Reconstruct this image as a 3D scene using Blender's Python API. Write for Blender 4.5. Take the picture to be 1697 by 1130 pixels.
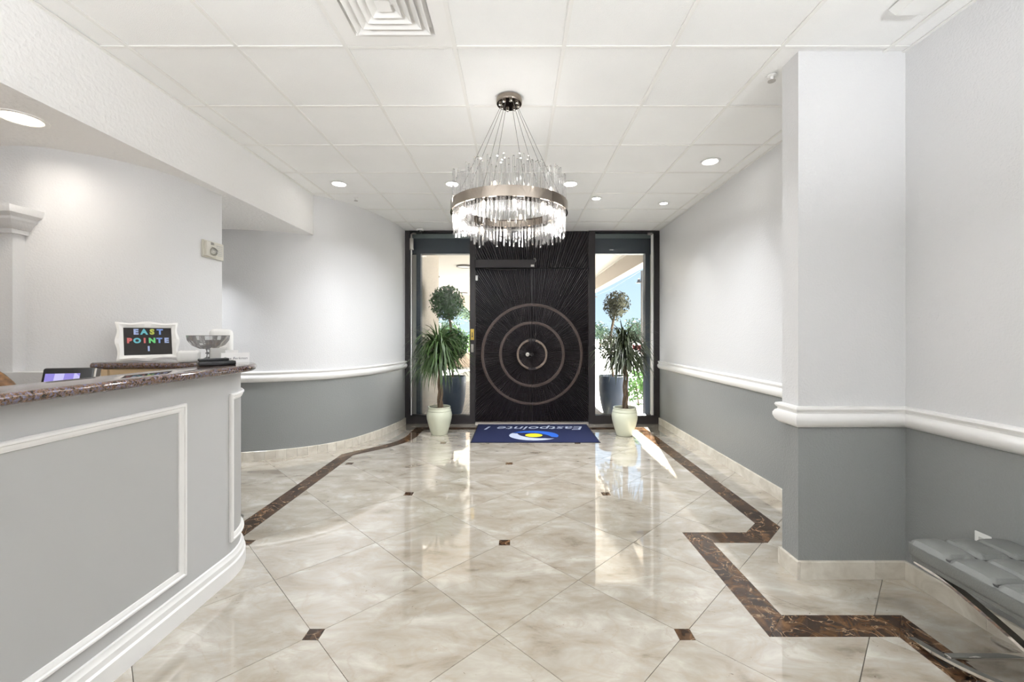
import bpy, bmesh, math, random
from mathutils import Vector, Matrix, Euler
for o in list(bpy.data.objects): bpy.data.objects.remove(o)
scene = bpy.context.scene
COL = scene.collection
PI = math.pi
random.seed(7)

# ------------------------------------------------------------------ camera, sky, sun, exposure
CAMH = 1.387
CH = 2.9925            # underside of the ceiling grid
FRONT = 6.53           # plane of the entrance
cam = bpy.data.cameras.new('camera')
cam.sensor_width = 36.0
cam.lens = 36.0 * 694 / 1697
cam.shift_x = (848.5 - 856) / 1697
cam.shift_y = (554 - 565) / 1697
cam.clip_start = 0.05
camo = bpy.data.objects.new('camera', cam); COL.objects.link(camo)
camo.location = (0, 0, CAMH); camo.rotation_euler = (PI / 2, 0, 0)
scene.camera = camo

w = bpy.data.worlds.new('sky'); scene.world = w; w.use_nodes = True
nt = w.node_tree; nt.nodes.clear()
out = nt.nodes.new('ShaderNodeOutputWorld'); bg = nt.nodes.new('ShaderNodeBackground')
tc = nt.nodes.new('ShaderNodeTexCoord'); sx = nt.nodes.new('ShaderNodeSeparateXYZ'); rp = nt.nodes.new('ShaderNodeValToRGB')
nt.links.new(tc.outputs['Generated'], sx.inputs[0]); nt.links.new(sx.outputs['Z'], rp.inputs[0])
nt.links.new(rp.outputs[0], bg.inputs[0]); nt.links.new(bg.outputs[0], out.inputs[0])
rp.color_ramp.elements[0].position = 0.0; rp.color_ramp.elements[0].color = (.66, .83, .99, 1)
rp.color_ramp.elements[1].position = 0.55; rp.color_ramp.elements[1].color = (.30, .55, .92, 1)
bg.inputs[1].default_value = 1.05

sl = bpy.data.lights.new('sun', 'SUN'); sl.energy = 60.0; sl.angle = 0.009; sl.color = (1, .96, .9)
so = bpy.data.objects.new('sun', sl); COL.objects.link(so)
so.rotation_euler = Vector((-.185, -1, -.565)).to_track_quat('-Z', 'Y').to_euler()
so.location = (4, 20, 12)

vs = scene.view_settings
vs.view_transform = 'Standard'; vs.look = 'None'; vs.exposure = 0.25; vs.gamma = 1.0; vs.use_curve_mapping = False
try:
    scene.cycles.max_bounces = 12; scene.cycles.diffuse_bounces = 6; scene.cycles.glossy_bounces = 5
    scene.cycles.transparent_max_bounces = 40; scene.cycles.sample_clamp_indirect = 6.0
except Exception: pass
LAMP = .62            # one factor on all indoor lamps, seen and added

# ------------------------------------------------------------------ materials
MATS = {}
def new_mat(name):
    m = bpy.data.materials.new(name); m.use_nodes = True; MATS[name] = m
    b = m.node_tree.nodes['Principled BSDF']; return m, m.node_tree, b
def srgb(r, g, b):
    f = lambda c: (c / 255 / 12.92) if c / 255 <= .04045 else ((c / 255 + .055) / 1.055) ** 2.4
    return (f(r), f(g), f(b), 1)
def simple(name, col, rough=.5, metal=0, var=0.0, vscale=8, bump=0.0, bscale=60, spec=.5, coat=0, obj_rand=0.0):
    m, nt, b = new_mat(name); L = nt.links
    b.inputs['Base Color'].default_value = col; b.inputs['Roughness'].default_value = rough
    b.inputs['Metallic'].default_value = metal; b.inputs['Specular IOR Level'].default_value = spec
    b.inputs['Coat Weight'].default_value = coat; b.inputs['Coat Roughness'].default_value = .08
    geo = nt.nodes.new('ShaderNodeNewGeometry')
    if var or obj_rand:
        hsv = nt.nodes.new('ShaderNodeHueSaturation'); hsv.inputs['Color'].default_value = col
        n = nt.nodes.new('ShaderNodeTexNoise'); n.inputs['Scale'].default_value = vscale; n.inputs['Detail'].default_value = 5
        L.new(geo.outputs['Position'], n.inputs['Vector'])
        mr = nt.nodes.new('ShaderNodeMapRange'); mr.inputs[1].default_value = .25; mr.inputs[2].default_value = .75
        mr.inputs[3].default_value = 1 - var; mr.inputs[4].default_value = 1 + var
        L.new(n.outputs['Fac'], mr.inputs[0]); src = mr.outputs[0]
        if obj_rand:
            oi = nt.nodes.new('ShaderNodeObjectInfo'); m2 = nt.nodes.new('ShaderNodeMapRange')
            m2.inputs[3].default_value = 1 - obj_rand; m2.inputs[4].default_value = 1 + obj_rand
            L.new(oi.outputs['Random'], m2.inputs[0]); mu = nt.nodes.new('ShaderNodeMath'); mu.operation = 'MULTIPLY'
            L.new(src, mu.inputs[0]); L.new(m2.outputs[0], mu.inputs[1]); src = mu.outputs[0]
        L.new(src, hsv.inputs['Value']); L.new(hsv.outputs[0], b.inputs['Base Color'])
    if bump:
        n2 = nt.nodes.new('ShaderNodeTexNoise'); n2.inputs['Scale'].default_value = bscale; n2.inputs['Detail'].default_value = 4
        L.new(geo.outputs['Position'], n2.inputs['Vector'])
        bp = nt.nodes.new('ShaderNodeBump'); bp.inputs['Strength'].default_value = bump; bp.inputs['Distance'].default_value = .01
        L.new(n2.outputs['Fac'], bp.inputs['Height']); L.new(bp.outputs[0], b.inputs['Normal'])
    return m
def emit(name, col, strength):
    m, nt, b = new_mat(name)
    b.inputs['Base Color'].default_value = (0.8, .8, .8, 1)
    b.inputs['Emission Color'].default_value = col; b.inputs['Emission Strength'].default_value = strength
    return m
def thin_glass(name, tint=(1, 1, 1, 1), ior=1.45, haze=0.0, rough=0.0):
    m, nt, b = new_mat(name); L = nt.links; nt.nodes.remove(b)
    o = nt.nodes['Material Output']
    tr = nt.nodes.new('ShaderNodeBsdfTransparent'); tr.inputs[0].default_value = tint
    gl = nt.nodes.new('ShaderNodeBsdfGlossy'); gl.inputs['Roughness'].default_value = rough
    fr = nt.nodes.new('ShaderNodeFresnel'); fr.inputs[0].default_value = ior
    mx = nt.nodes.new('ShaderNodeMixShader')
    L.new(fr.outputs[0], mx.inputs[0]); L.new(tr.outputs[0], mx.inputs[1]); L.new(gl.outputs[0], mx.inputs[2])
    res = mx
    if haze:
        df = nt.nodes.new('ShaderNodeBsdfTranslucent'); df.inputs[0].default_value = (.95, .93, .92, 1)
        d2 = nt.nodes.new('ShaderNodeBsdfDiffuse'); d2.inputs[0].default_value = (.95, .93, .92, 1)
        ad = nt.nodes.new('ShaderNodeMixShader'); ad.inputs[0].default_value = .5
        L.new(df.outputs[0], ad.inputs[1]); L.new(d2.outputs[0], ad.inputs[2])
        m2 = nt.nodes.new('ShaderNodeMixShader'); m2.inputs[0].default_value = haze
        L.new(mx.outputs[0], m2.inputs[1]); L.new(ad.outputs[0], m2.inputs[2]); res = m2
    L.new(res.outputs[0], o.inputs[0]); return m
def stone(name, stops, scale, rough=.1, vein=None, veinscale=3, vein_w=.06, vein_k=.8, stretch=(1, 1, 1), per_tile=.05, pits=None, coat=0.0, detail=9, dist=1.2, spec=.5):
    """polished stone: layered noise through a ramp, thin veins, small pits, every tile cut from another spot"""
    m, nt, b = new_mat(name); L = nt.links; N = nt.nodes.new
    geo = N('ShaderNodeNewGeometry'); oi = N('ShaderNodeObjectInfo')
    mul = N('ShaderNodeVectorMath'); mul.operation = 'SCALE'; mul.inputs[0].default_value = (37, 53, 0)
    L.new(oi.outputs['Random'], mul.inputs['Scale'])
    add = N('ShaderNodeVectorMath'); L.new(geo.outputs['Position'], add.inputs[0]); L.new(mul.outputs[0], add.inputs[1])
    mp = N('ShaderNodeMapping'); mp.inputs['Scale'].default_value = stretch; mp.inputs['Rotation'].default_value = (0, 0, .5)
    L.new(add.outputs[0], mp.inputs[0])
    n = N('ShaderNodeTexNoise'); n.inputs['Scale'].default_value = scale; n.inputs['Detail'].default_value = detail
    n.inputs['Roughness'].default_value = .62; n.inputs['Distortion'].default_value = dist
    L.new(mp.outputs[0], n.inputs['Vector'])
    cr = N('ShaderNodeValToRGB'); e = cr.color_ramp.elements
    e[0].position, e[0].color = stops[0]; e[1].position, e[1].color = stops[-1]
    for p, c in stops[1:-1]:
        k = e.new(p); k.color = c
    L.new(n.outputs['Fac'], cr.inputs[0]); colr = cr.outputs[0]
    def mixc(fac, c2):
        nonlocal colr
        mx = N('ShaderNodeMix'); mx.data_type = 'RGBA'; L.new(fac, mx.inputs[0]); L.new(colr, mx.inputs[6]); mx.inputs[7].default_value = c2
        colr = mx.outputs[2]
    if vein:
        n2 = N('ShaderNodeTexNoise'); n2.inputs['Scale'].default_value = veinscale; n2.inputs['Detail'].default_value = 6; n2.inputs['Distortion'].default_value = 1.5
        L.new(mp.outputs[0], n2.inputs['Vector'])
        s = N('ShaderNodeMath'); s.operation = 'SUBTRACT'; s.inputs[1].default_value = .5; L.new(n2.outputs['Fac'], s.inputs[0])
        a = N('ShaderNodeMath'); a.operation = 'ABSOLUTE'; L.new(s.outputs[0], a.inputs[0])
        r = N('ShaderNodeMapRange'); r.inputs[1].default_value = 0; r.inputs[2].default_value = vein_w; r.inputs[3].default_value = vein_k; r.inputs[4].default_value = 0
        L.new(a.outputs[0], r.inputs[0]); mixc(r.outputs[0], vein)
    if pits:
        n3 = N('ShaderNodeTexNoise'); n3.inputs['Scale'].default_value = 22; n3.inputs['Detail'].default_value = 3; n3.inputs['Distortion'].default_value = 2
        L.new(mp.outputs[0], n3.inputs['Vector'])
        n4 = N('ShaderNodeTexNoise'); n4.inputs['Scale'].default_value = 4; L.new(mp.outputs[0], n4.inputs['Vector'])
        r3 = N('ShaderNodeMapRange'); r3.inputs[1].default_value = .68; r3.inputs[2].default_value = .73; L.new(n3.outputs['Fac'], r3.inputs[0])
        r4 = N('ShaderNodeMapRange'); r4.inputs[1].default_value = .50; r4.inputs[2].default_value = .60; L.new(n4.outputs['Fac'], r4.inputs[0])
        mu = N('ShaderNodeMath'); mu.operation = 'MULTIPLY'; L.new(r3.outputs[0], mu.inputs[0]); L.new(r4.outputs[0], mu.inputs[1])
        mixc(mu.outputs[0], pits)
    hs = N('ShaderNodeHueSaturation'); mr = N('ShaderNodeMapRange'); mr.inputs[3].default_value = 1 - per_tile; mr.inputs[4].default_value = 1 + per_tile
    L.new(oi.outputs['Random'], mr.inputs[0]); L.new(mr.outputs[0], hs.inputs['Value']); L.new(colr, hs.inputs['Color'])
    L.new(hs.outputs[0], b.inputs['Base Color']); b.inputs['Roughness'].default_value = rough
    b.inputs['Specular IOR Level'].default_value = spec
    b.inputs['Coat Weight'].default_value = coat; b.inputs['Coat Roughness'].default_value = .02
    if coat > .5: b.inputs['Coat IOR'].default_value = 1.8
    return m

M = {}
M['wall'] = simple('wall_paint', srgb(219, 219, 220), .45, bump=.25, bscale=90)
M['dado'] = simple('dado_paint', srgb(140, 142, 141), .30, bump=.3, bscale=90)
M['soffit'] = simple('soffit_plaster', srgb(240, 239, 238), .7, bump=.6, bscale=38)
M['trim'] = simple('white_trim', srgb(240, 239, 237), .35)
M['ctile'] = simple('ceiling_tile', srgb(243, 243, 242), .9, var=.02, vscale=3, bump=.35, bscale=220, obj_rand=.012)
M['tbar'] = simple('grid_metal', srgb(236, 235, 232), .5)
M['plenum'] = simple('plenum', srgb(70, 68, 64), .9)
M['grout'] = simple('grout', srgb(92, 86, 78), .8)
M['cream'] = stone('cream_marble', [(.25, srgb(122, 108, 90)), (.40, srgb(166, 156, 142)), (.54, srgb(180, 173, 161)), (.75, srgb(208, 203, 194))], 3.0, .028, spec=.8,
                   vein=srgb(166, 152, 134), veinscale=2.4, vein_w=.035, vein_k=.35, stretch=(1, 2.0, 1), per_tile=.035, pits=srgb(120, 106, 92), dist=.5, coat=1.0)
M['skirt'] = stone('skirting_stone', [(.3, srgb(196, 188, 174)), (.6, srgb(218, 212, 200)), (.8, srgb(228, 223, 214))], 6, .25, per_tile=.05)
M['emper'] = stone('dark_emperador', [(.30, srgb(30, 21, 16)), (.45, srgb(54, 39, 29)), (.58, srgb(84, 61, 42)), (.75, srgb(124, 94, 64))], 9, .05,
                   vein=srgb(176, 150, 120), veinscale=5, vein_w=.008, per_tile=.12)
M['granite'] = stone('granite', [(.34, srgb(18, 14, 14)), (.44, srgb(62, 48, 44)), (.50, srgb(118, 88, 58)), (.57, srgb(88, 86, 104)), (.66, srgb(108, 106, 130)), (.76, srgb(166, 148, 136))], 105, .06, per_tile=.0, detail=4, dist=.4, coat=.3)  # blue-grey stops mix speckle with the bluish reflection painted into the stone
M['desk'] = simple('desk_paint', srgb(190, 190, 190), .45)
M['desk_in'] = simple('desk_panel_paint', srgb(178, 178, 177), .45)
M['wood'] = simple('pale_wood', srgb(196, 172, 138), .5, var=.08, vscale=20)
M['dark'] = simple('void_shade', srgb(22, 20, 30), .6)  # near-black colour put in for the shade inside hollows
M['frame'] = simple('bronze_frame', srgb(44, 40, 42), .4, spec=.4)
M['slate'] = simple('slate_paint', srgb(58, 66, 78), .5)
M['slate2'] = simple('grey_green_paint', srgb(150, 160, 160), .5)
M['door'] = simple('carved_bronze', srgb(29, 23, 26), .36, metal=.2, var=.25, vscale=5, spec=.5)
M['ring'] = simple('bronze_ring', srgb(70, 57, 52), .45, metal=.3, var=.3, vscale=40, bump=.5, bscale=120)
M['handle'] = simple('bronze_handle', srgb(112, 98, 88), .35, metal=.5, var=.3, vscale=60, bump=.5, bscale=150)
M['brass'] = simple('brass', srgb(206, 174, 90), .3, metal=.8)
M['nickel'] = simple('satin_nickel', srgb(190, 186, 180), .3, metal=.9)
M['chrome'] = simple('chrome', srgb(225, 222, 218), .05, metal=1)
M['smoke_chrome'] = simple('smoked_chrome', srgb(150, 140, 130), .07, metal=1)
M['glass'] = thin_glass('window_glass', (.96, .98, .98, 1), 1.35)
M['crystal'] = thin_glass('crystal_rod', (.97, .97, .97, 1), 1.5, haze=.05, rough=.03)
M['cut'] = thin_glass('cut_glass', (.95, .96, .97, 1), 1.8, haze=.10, rough=.03)
M['lens'] = emit('lamp_lens', (1, .97, .92, 1), 6)
M['warm_lens'] = emit('warm_lamp_lens', (1, .86, .62, 1), 1.25)
M['bulb'] = emit('bulb_glass', (1, .84, .66, 1), 12)
M['celadon'] = simple('celadon_glaze', srgb(212, 215, 194), .16, var=.03, vscale=9, coat=.4)
M['soil'] = simple('soil', srgb(52, 40, 32), .95, bump=.8, bscale=80)
M['bark'] = simple('bark', srgb(112, 94, 76), .8, var=.25, vscale=40, bump=.5)
M['leaf'] = simple('dracaena_leaf', srgb(60, 82, 42), .45, var=.5, vscale=9)
M['leaf2'] = simple('dracaena_leaf_dark', srgb(58, 66, 44), .45, var=.4, vscale=9)
M['box'] = simple('topiary_leaf', srgb(62, 104, 52), .5, var=.4, vscale=11)
M['box2'] = simple('topiary_leaf_brown', srgb(70, 72, 48), .5, var=.35, vscale=9)
M['hedge'] = simple('hedge_leaf', srgb(78, 116, 58), .5, var=.45, vscale=8)
M['tree'] = simple('tree_leaf', srgb(88, 110, 84), .6, var=.35, vscale=2)
M['planter'] = simple('blue_grey_planter', srgb(70, 80, 98), .4, var=.25, vscale=3)
M['mat'] = simple('blue_mat', srgb(15, 26, 68), .95, var=.15, vscale=120, bump=.6, bscale=300)
M['matedge'] = simple('mat_rubber', srgb(14, 17, 34), .7)
M['mprint_w'] = simple('mat_print_grey', srgb(176, 184, 204), .9)
M['mprint_b'] = simple('mat_print_blue', srgb(32, 92, 190), .9)
M['mprint_y'] = simple('mat_print_yellow', srgb(228, 208, 36), .9)
M['leather'] = simple('grey_leather', srgb(103, 104, 101), .42, bump=.15, bscale=160)
M['piping'] = simple('dark_piping', srgb(52, 52, 50), .5)
M['black'] = simple('black_plastic', srgb(20, 20, 22), .3)
M['white'] = simple('white_plastic', srgb(236, 236, 234), .35)
M['offwhite'] = simple('aged_white_plastic', srgb(206, 203, 192), .45)
M['greybox'] = simple('pale_grey_plastic', srgb(188, 188, 186), .5)
M['chalk'] = simple('black_board', srgb(26, 21, 20), .7)
M['paper'] = simple('paper', srgb(240, 240, 240), .8)
M['ink'] = simple('ink', srgb(92, 94, 104), .8)
M['rattan'] = simple('mottled_brown', srgb(110, 78, 44), .5, var=.6, vscale=45)
M['stucco'] = simple('stucco', srgb(178, 170, 160), .9, var=.12, vscale=30, bump=.9, bscale=38)
M['cstucco'] = simple('canopy_paint', srgb(205, 201, 194), .9, bump=.2)
M['beam'] = simple('beam_paint', srgb(172, 163, 153), .9, bump=.2)
M['steel'] = simple('grey_steel', srgb(92, 88, 84), .6, metal=.1)
M['red'] = simple('red_paint', srgb(200, 40, 34), .4)
M['tyre'] = simple('tyre', srgb(24, 24, 26), .8)
M['lowwall'] = simple('low_wall_paint', srgb(205, 188, 172), .9)
M['asphalt'] = simple('driveway', srgb(222, 219, 214), .9, var=.08, vscale=2)
for nm, c in dict(c1=(170, 188, 230), c2=(110, 190, 205), c3=(120, 150, 215), c4=(110, 205, 130), c5=(205, 110, 110), c6=(190, 200, 90)).items():
    M[nm] = simple('chalk_' + nm, srgb(*c), .7)
m, nt, b = new_mat('screen'); nt.nodes.new('ShaderNodeTexChecker')
ck = nt.nodes[-1]; ck.inputs['Color1'].default_value = srgb(150, 138, 226); ck.inputs['Color2'].default_value = srgb(206, 200, 250); ck.inputs['Scale'].default_value = 26
gg = nt.nodes.new('ShaderNodeNewGeometry'); nt.links.new(gg.outputs['Position'], ck.inputs['Vector'])
nt.links.new(ck.outputs[0], b.inputs['Emission Color']); b.inputs['Emission Strength'].default_value = .8; b.inputs['Base Color'].default_value = (0, 0, 0, 1)
M['screen'] = m
# pavers outside: too small to tell apart from here
m, nt, b = new_mat('pavers'); br = nt.nodes.new('ShaderNodeTexBrick'); gg = nt.nodes.new('ShaderNodeNewGeometry')
br.inputs['Color1'].default_value = srgb(205, 198, 190); br.inputs['Color2'].default_value = srgb(180, 174, 170); br.inputs['Mortar'].default_value = srgb(96, 92, 90)
br.inputs['Scale'].default_value = 5; br.inputs['Mortar Size'].default_value = .015
nt.links.new(gg.outputs['Position'], br.inputs['Vector']); nt.links.new(br.outputs[0], b.inputs['Base Color']); b.inputs['Roughness'].default_value = .85
M['pavers'] = m

# ------------------------------------------------------------------ mesh helpers
class MB:
    def __init__(s): s.v = []; s.f = []; s.m = []
    def add(s, vs, fs, mi=0):
        o = len(s.v); s.v += [tuple(p) for p in vs]; s.f += [tuple(i + o for i in f) for f in fs]; s.m += [mi] * len(fs); return s
    def box(s, x0, x1, y0, y1, z0, z1, mi=0, T=None):
        vs = [(x, y, z) for z in (z0, z1) for y in (y0, y1) for x in (x0, x1)]
        if T is not None: vs = [tuple(T @ Vector(p)) for p in vs]
        return s.add(vs, [(0, 2, 3, 1), (4, 5, 7, 6), (0, 1, 5, 4), (2, 6, 7, 3), (0, 4, 6, 2), (1, 3, 7, 5)], mi)
    def bbox(s, x0, x1, y0, y1, z0, z1, r=.01, mi=0, T=None, segs=3):
        bm = bmesh.new(); bmesh.ops.create_cube(bm, size=1)
        for v in bm.verts: v.co = Vector(((x0 + x1) / 2 + v.co.x * (x1 - x0), (y0 + y1) / 2 + v.co.y * (y1 - y0), (z0 + z1) / 2 + v.co.z * (z1 - z0)))
        bmesh.ops.bevel(bm, geom=bm.edges[:], offset=r, segments=segs, profile=.5, affect='EDGES')
        bm.verts.index_update(); vs = [v.co.copy() for v in bm.verts]
        if T is not None: vs = [T @ p for p in vs]
        s.add([tuple(p) for p in vs], [tuple(v.index for v in f.verts) for f in bm.faces], mi); bm.free(); return s
    def prism(s, poly, z0, z1, mi=0):
        n = len(poly)
        vs = [(x, y, z0) for x, y in poly] + [(x, y, z1) for x, y in poly]
        fs = [tuple(range(n - 1, -1, -1)), tuple(range(n, 2 * n))] + [(i, (i + 1) % n, n + (i + 1) % n, n + i) for i in range(n)]
        return s.add(vs, fs, mi)
    def lathe(s, prof, c=(0, 0, 0), seg=32, mi=0, T=None):
        vs = []; fs = []; n = len(prof)
        for k in range(seg):
            a = 2 * PI * k / seg
            for r, z in prof: vs.append((c[0] + r * math.cos(a), c[1] + r * math.sin(a), c[2] + z))
        for k in range(seg):
            for i in range(n - 1):
                a, b2 = k * n + i, ((k + 1) % seg) * n + i
                fs.append((a, b2, b2 + 1, a + 1))
        if prof[0][0] > 1e-6 and prof[0] != prof[-1]: fs.append(tuple(k * n for k in range(seg - 1, -1, -1)))
        if prof[-1][0] > 1e-6 and prof[0] != prof[-1]: fs.append(tuple(k * n + n - 1 for k in range(seg)))
        if T is not None: vs = [tuple(T @ Vector(p)) for p in vs]
        return s.add(vs, fs, mi)
    def tube(s, pts, r, seg=8, mi=0, closed=False):
        pts = [Vector(p) for p in pts]; n = len(pts); vs = []; fs = []
        rr = r if isinstance(r, (list, tuple)) else [r] * n
        up = Vector((0, 0, 1)); prev = None
        for i, p in enumerate(pts):
            d = (pts[(i + 1) % n] - pts[i - 1]) if closed else (pts[min(i + 1, n - 1)] - pts[max(i - 1, 0)])
            d.normalize()
            ref = prev if prev is not None else (Vector((1, 0, 0)) if abs(d.z) > .9 else up)
            a = d.cross(ref)
            if a.length < 1e-5: a = d.cross(Vector((0, 1, 0)))
            a.normalize(); b2 = a.cross(d).normalized(); prev = b2
            for k in range(seg):
                t = 2 * PI * k / seg; q = p + (a * math.cos(t) + b2 * math.sin(t)) * rr[i]; vs.append(tuple(q))
        for i in range(n if closed else n - 1):
            for k in range(seg):
                a0 = i * seg + k; a1 = i * seg + (k + 1) % seg; b0 = ((i + 1) % n) * seg + k; b1 = ((i + 1) % n) * seg + (k + 1) % seg
                fs.append((a0, a1, b1, b0))
        if not closed: fs += [tuple(range(seg - 1, -1, -1)), tuple(range((n - 1) * seg, n * seg))]
        return s.add(vs, fs, mi)
    def sweep(s, path, prof, mi=0, closed_prof=True, cap=True):
        """profile (n, z) swept along a flat path; n points to the right of travel, corners mitred"""
        n = len(path); m = len(prof); vs = []; fs = []
        P = [Vector(p) for p in path]
        for i in range(n):
            d0 = (P[i] - P[i - 1]).normalized() if i > 0 else (P[1] - P[0]).normalized()
            d1 = (P[i + 1] - P[i]).normalized() if i < n - 1 else d0
            n0 = Vector((d0.y, -d0.x)); n1 = Vector((d1.y, -d1.x)); bi = n0 + n1
            bi = bi / max(bi.dot(n0), 1e-4) if bi.length > 1e-5 else n0
            for a, z in prof: vs.append((P[i].x + bi.x * a, P[i].y + bi.y * a, z))
        mm = m if closed_prof else m - 1
        for i in range(n - 1):
            for k in range(mm):
                k2 = (k + 1) % m; fs.append((i * m + k, (i + 1) * m + k, (i + 1) * m + k2, i * m + k2))
        if cap and closed_prof: fs += [tuple(range(m - 1, -1, -1)), tuple(range((n - 1) * m, n * m))]
        return s.add(vs, fs, mi)
    def build(s, name, mats, parent=None, smooth=False, loc=None, local=False, recalc=True):
        """one mesh object; vertices are world coordinates unless local"""
        if not isinstance(mats, (list, tuple)): mats = [mats]
        if loc is None:
            if parent is not None: loc = Vector((0, 0, 0)) if local else parent_world(parent)
            else:
                xs = [p[0] for p in s.v]; ys = [p[1] for p in s.v]; zs = [p[2] for p in s.v]
                loc = Vector(((min(xs) + max(xs)) / 2, (min(ys) + max(ys)) / 2, min(zs)))
        loc = Vector(loc)
        me = bpy.data.meshes.new(name)
        me.from_pydata([tuple(Vector(p) - loc) for p in s.v], [], s.f)
        for mt in mats: me.materials.append(M[mt] if isinstance(mt, str) else mt)
        me.polygons.foreach_set('material_index', s.m)
        if recalc:
            bm = bmesh.new(); bm.from_mesh(me); bmesh.ops.recalc_face_normals(bm, faces=bm.faces[:]); bm.to_mesh(me); bm.free()
        if smooth:
            me.polygons.foreach_set('use_smooth', [True] * len(me.polygons))
            try: me.set_sharp_from_angle(angle=math.radians(38))
            except Exception: pass
        me.update()
        o = bpy.data.objects.new(name, me); COL.objects.link(o)
        if parent is not None: o.parent = parent
        else: o.location = loc
        return o
def parent_world(p):
    v = Vector((0, 0, 0))
    while p is not None: v = v + p.location; p = p.parent
    return v
def thing(name, label, cat, loc, rot=(0, 0, 0), group=None, kind=None):
    o = bpy.data.objects.new(name, None); COL.objects.link(o); o.location = loc; o.rotation_euler = rot; o.empty_display_size = .1
    return tag(o, label, cat, group, kind)
def tag(o, label, cat=None, group=None, kind=None):
    o['label'] = label
    if cat: o['category'] = cat
    if group: o['group'] = group
    if kind: o['kind'] = kind
    return o
def struct(o, label, cat='structure'):
    return tag(o, label, cat, None, 'structure')
def dup(o, parent=None, loc=None):
    c = o.copy(); COL.objects.link(c); c.parent = parent
    if loc is not None: c.location = loc
    return c
def catmull(pts, k=6):
    P = [Vector(p) for p in pts]; P = [2 * P[0] - P[1]] + P + [2 * P[-1] - P[-2]]; o = []
    for i in range(1, len(P) - 2):
        for j in range(k):
            t = j / k; a, b2, c, d = P[i - 1:i + 3]
            o.append(.5 * ((2 * b2) + (c - a) * t + (2 * a - 5 * b2 + 4 * c - d) * t * t + (3 * b2 - a - 3 * c + d) * t ** 3))
    o.append(P[-2]); return [tuple(p) for p in o]
def text_mesh(body, size, depth=0.0, shear=0.0, mat='ink', name='lettering', parent=None, loc=(0, 0, 0), rot=(0, 0, 0), align='CENTER', bold=0.0):
    cu = bpy.data.curves.new('text', 'FONT'); cu.body = body; cu.size = size; cu.extrude = depth; cu.shear = shear; cu.align_x = align; cu.align_y = 'CENTER'
    cu.offset = bold; cu.resolution_u = 3
    t = bpy.data.objects.new('text', cu); COL.objects.link(t)
    dg = bpy.context.evaluated_depsgraph_get(); me = bpy.data.meshes.new_from_object(t.evaluated_get(dg))
    bpy.data.objects.remove(t); me.materials.clear(); me.materials.append(M[mat])
    o = bpy.data.objects.new(name, me); COL.objects.link(o); o.parent = parent; o.location = loc; o.rotation_euler = rot
    return o

# convex 2D clipping
def clip_half(poly, a, b2, keep_left=True):
    res = []; n = len(poly)
    def side(p):
        s_ = (b2[0] - a[0]) * (p[1] - a[1]) - (b2[1] - a[1]) * (p[0] - a[0]); return s_ if keep_left else -s_
    for i in range(n):
        p, q = poly[i], poly[(i + 1) % n]; sp, sq = side(p), side(q)
        if sp >= 0: res.append(p)
        if (sp > 0 and sq < 0) or (sp < 0 and sq > 0):
            t = sp / (sp - sq); res.append((p[0] + (q[0] - p[0]) * t, p[1] + (q[1] - p[1]) * t))
    return res
def area(p): return .5 * sum(p[i][0] * p[(i + 1) % len(p)][1] - p[(i + 1) % len(p)][0] * p[i][1] for i in range(len(p))) if len(p) > 2 else 0
def ccw(p): return p if area(p) > 0 else p[::-1]
def subtract(poly, cv):
    outp = []; rem = poly; n = len(cv)
    for i in range(n):
        a, b2 = cv[i], cv[(i + 1) % n]
        o_ = clip_half(rem, a, b2, False)
        if len(o_) > 2 and abs(area(o_)) > 1e-6: outp.append(o_)
        rem = clip_half(rem, a, b2, True)
        if len(rem) < 3: return outp
    return outp
def shrink(poly, d):
    """inset a convex polygon"""
    poly = ccw(poly); res = poly; n = len(poly)
    for i in range(n):
        a, b2 = poly[i], poly[(i + 1) % n]; L = math.hypot(b2[0] - a[0], b2[1] - a[1])
        if L < 1e-6: continue
        nx, ny = -(b2[1] - a[1]) / L * d, (b2[0] - a[0]) / L * d
        res = clip_half(res, (a[0] + nx, a[1] + ny), (b2[0] + nx, b2[1] + ny), True)
        if len(res) < 3: return []
    return res

# ------------------------------------------------------------------ plan of the room
XR = 2.215; XL = -4.2; YB = -3.6; SOFZ = 2.532; SOFX = -2.345
far_path = catmull([(-3.25, 4.56), (-3.0, 4.58), (-2.74, 4.65), (-2.52, 4.75), (-2.33, 4.87), (-2.16, 5.03), (-2.02, 5.25), (-1.90, 5.55), (-1.81, 5.86), (-1.745, 6.2), (-1.725, 6.53)], 5)
far_path = [(XL, 4.55)] + far_path
near_path = [(XL, 2.54)] + catmull([(-3.131, 2.538), (-2.926, 2.556), (-2.741, 2.657), (-2.61, 2.78), (-2.50, 2.94), (-2.445, 3.165), (-2.434, 3.46)], 5)
right_path = [(XR, FRONT), (XR, 2.53), (1.605, 2.53), (1.605, 2.385), (XR, 2.385), (XR, YB)]
RAIL = [(0, .858), (.012, .860), (.028, .876), (.037, .898), (.037, .915), (.028, .932), (.018, .938), (.018, .948), (.026, .954), (.030, .964), (.026, .975), (.012, .979), (0, .979)]

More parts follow.
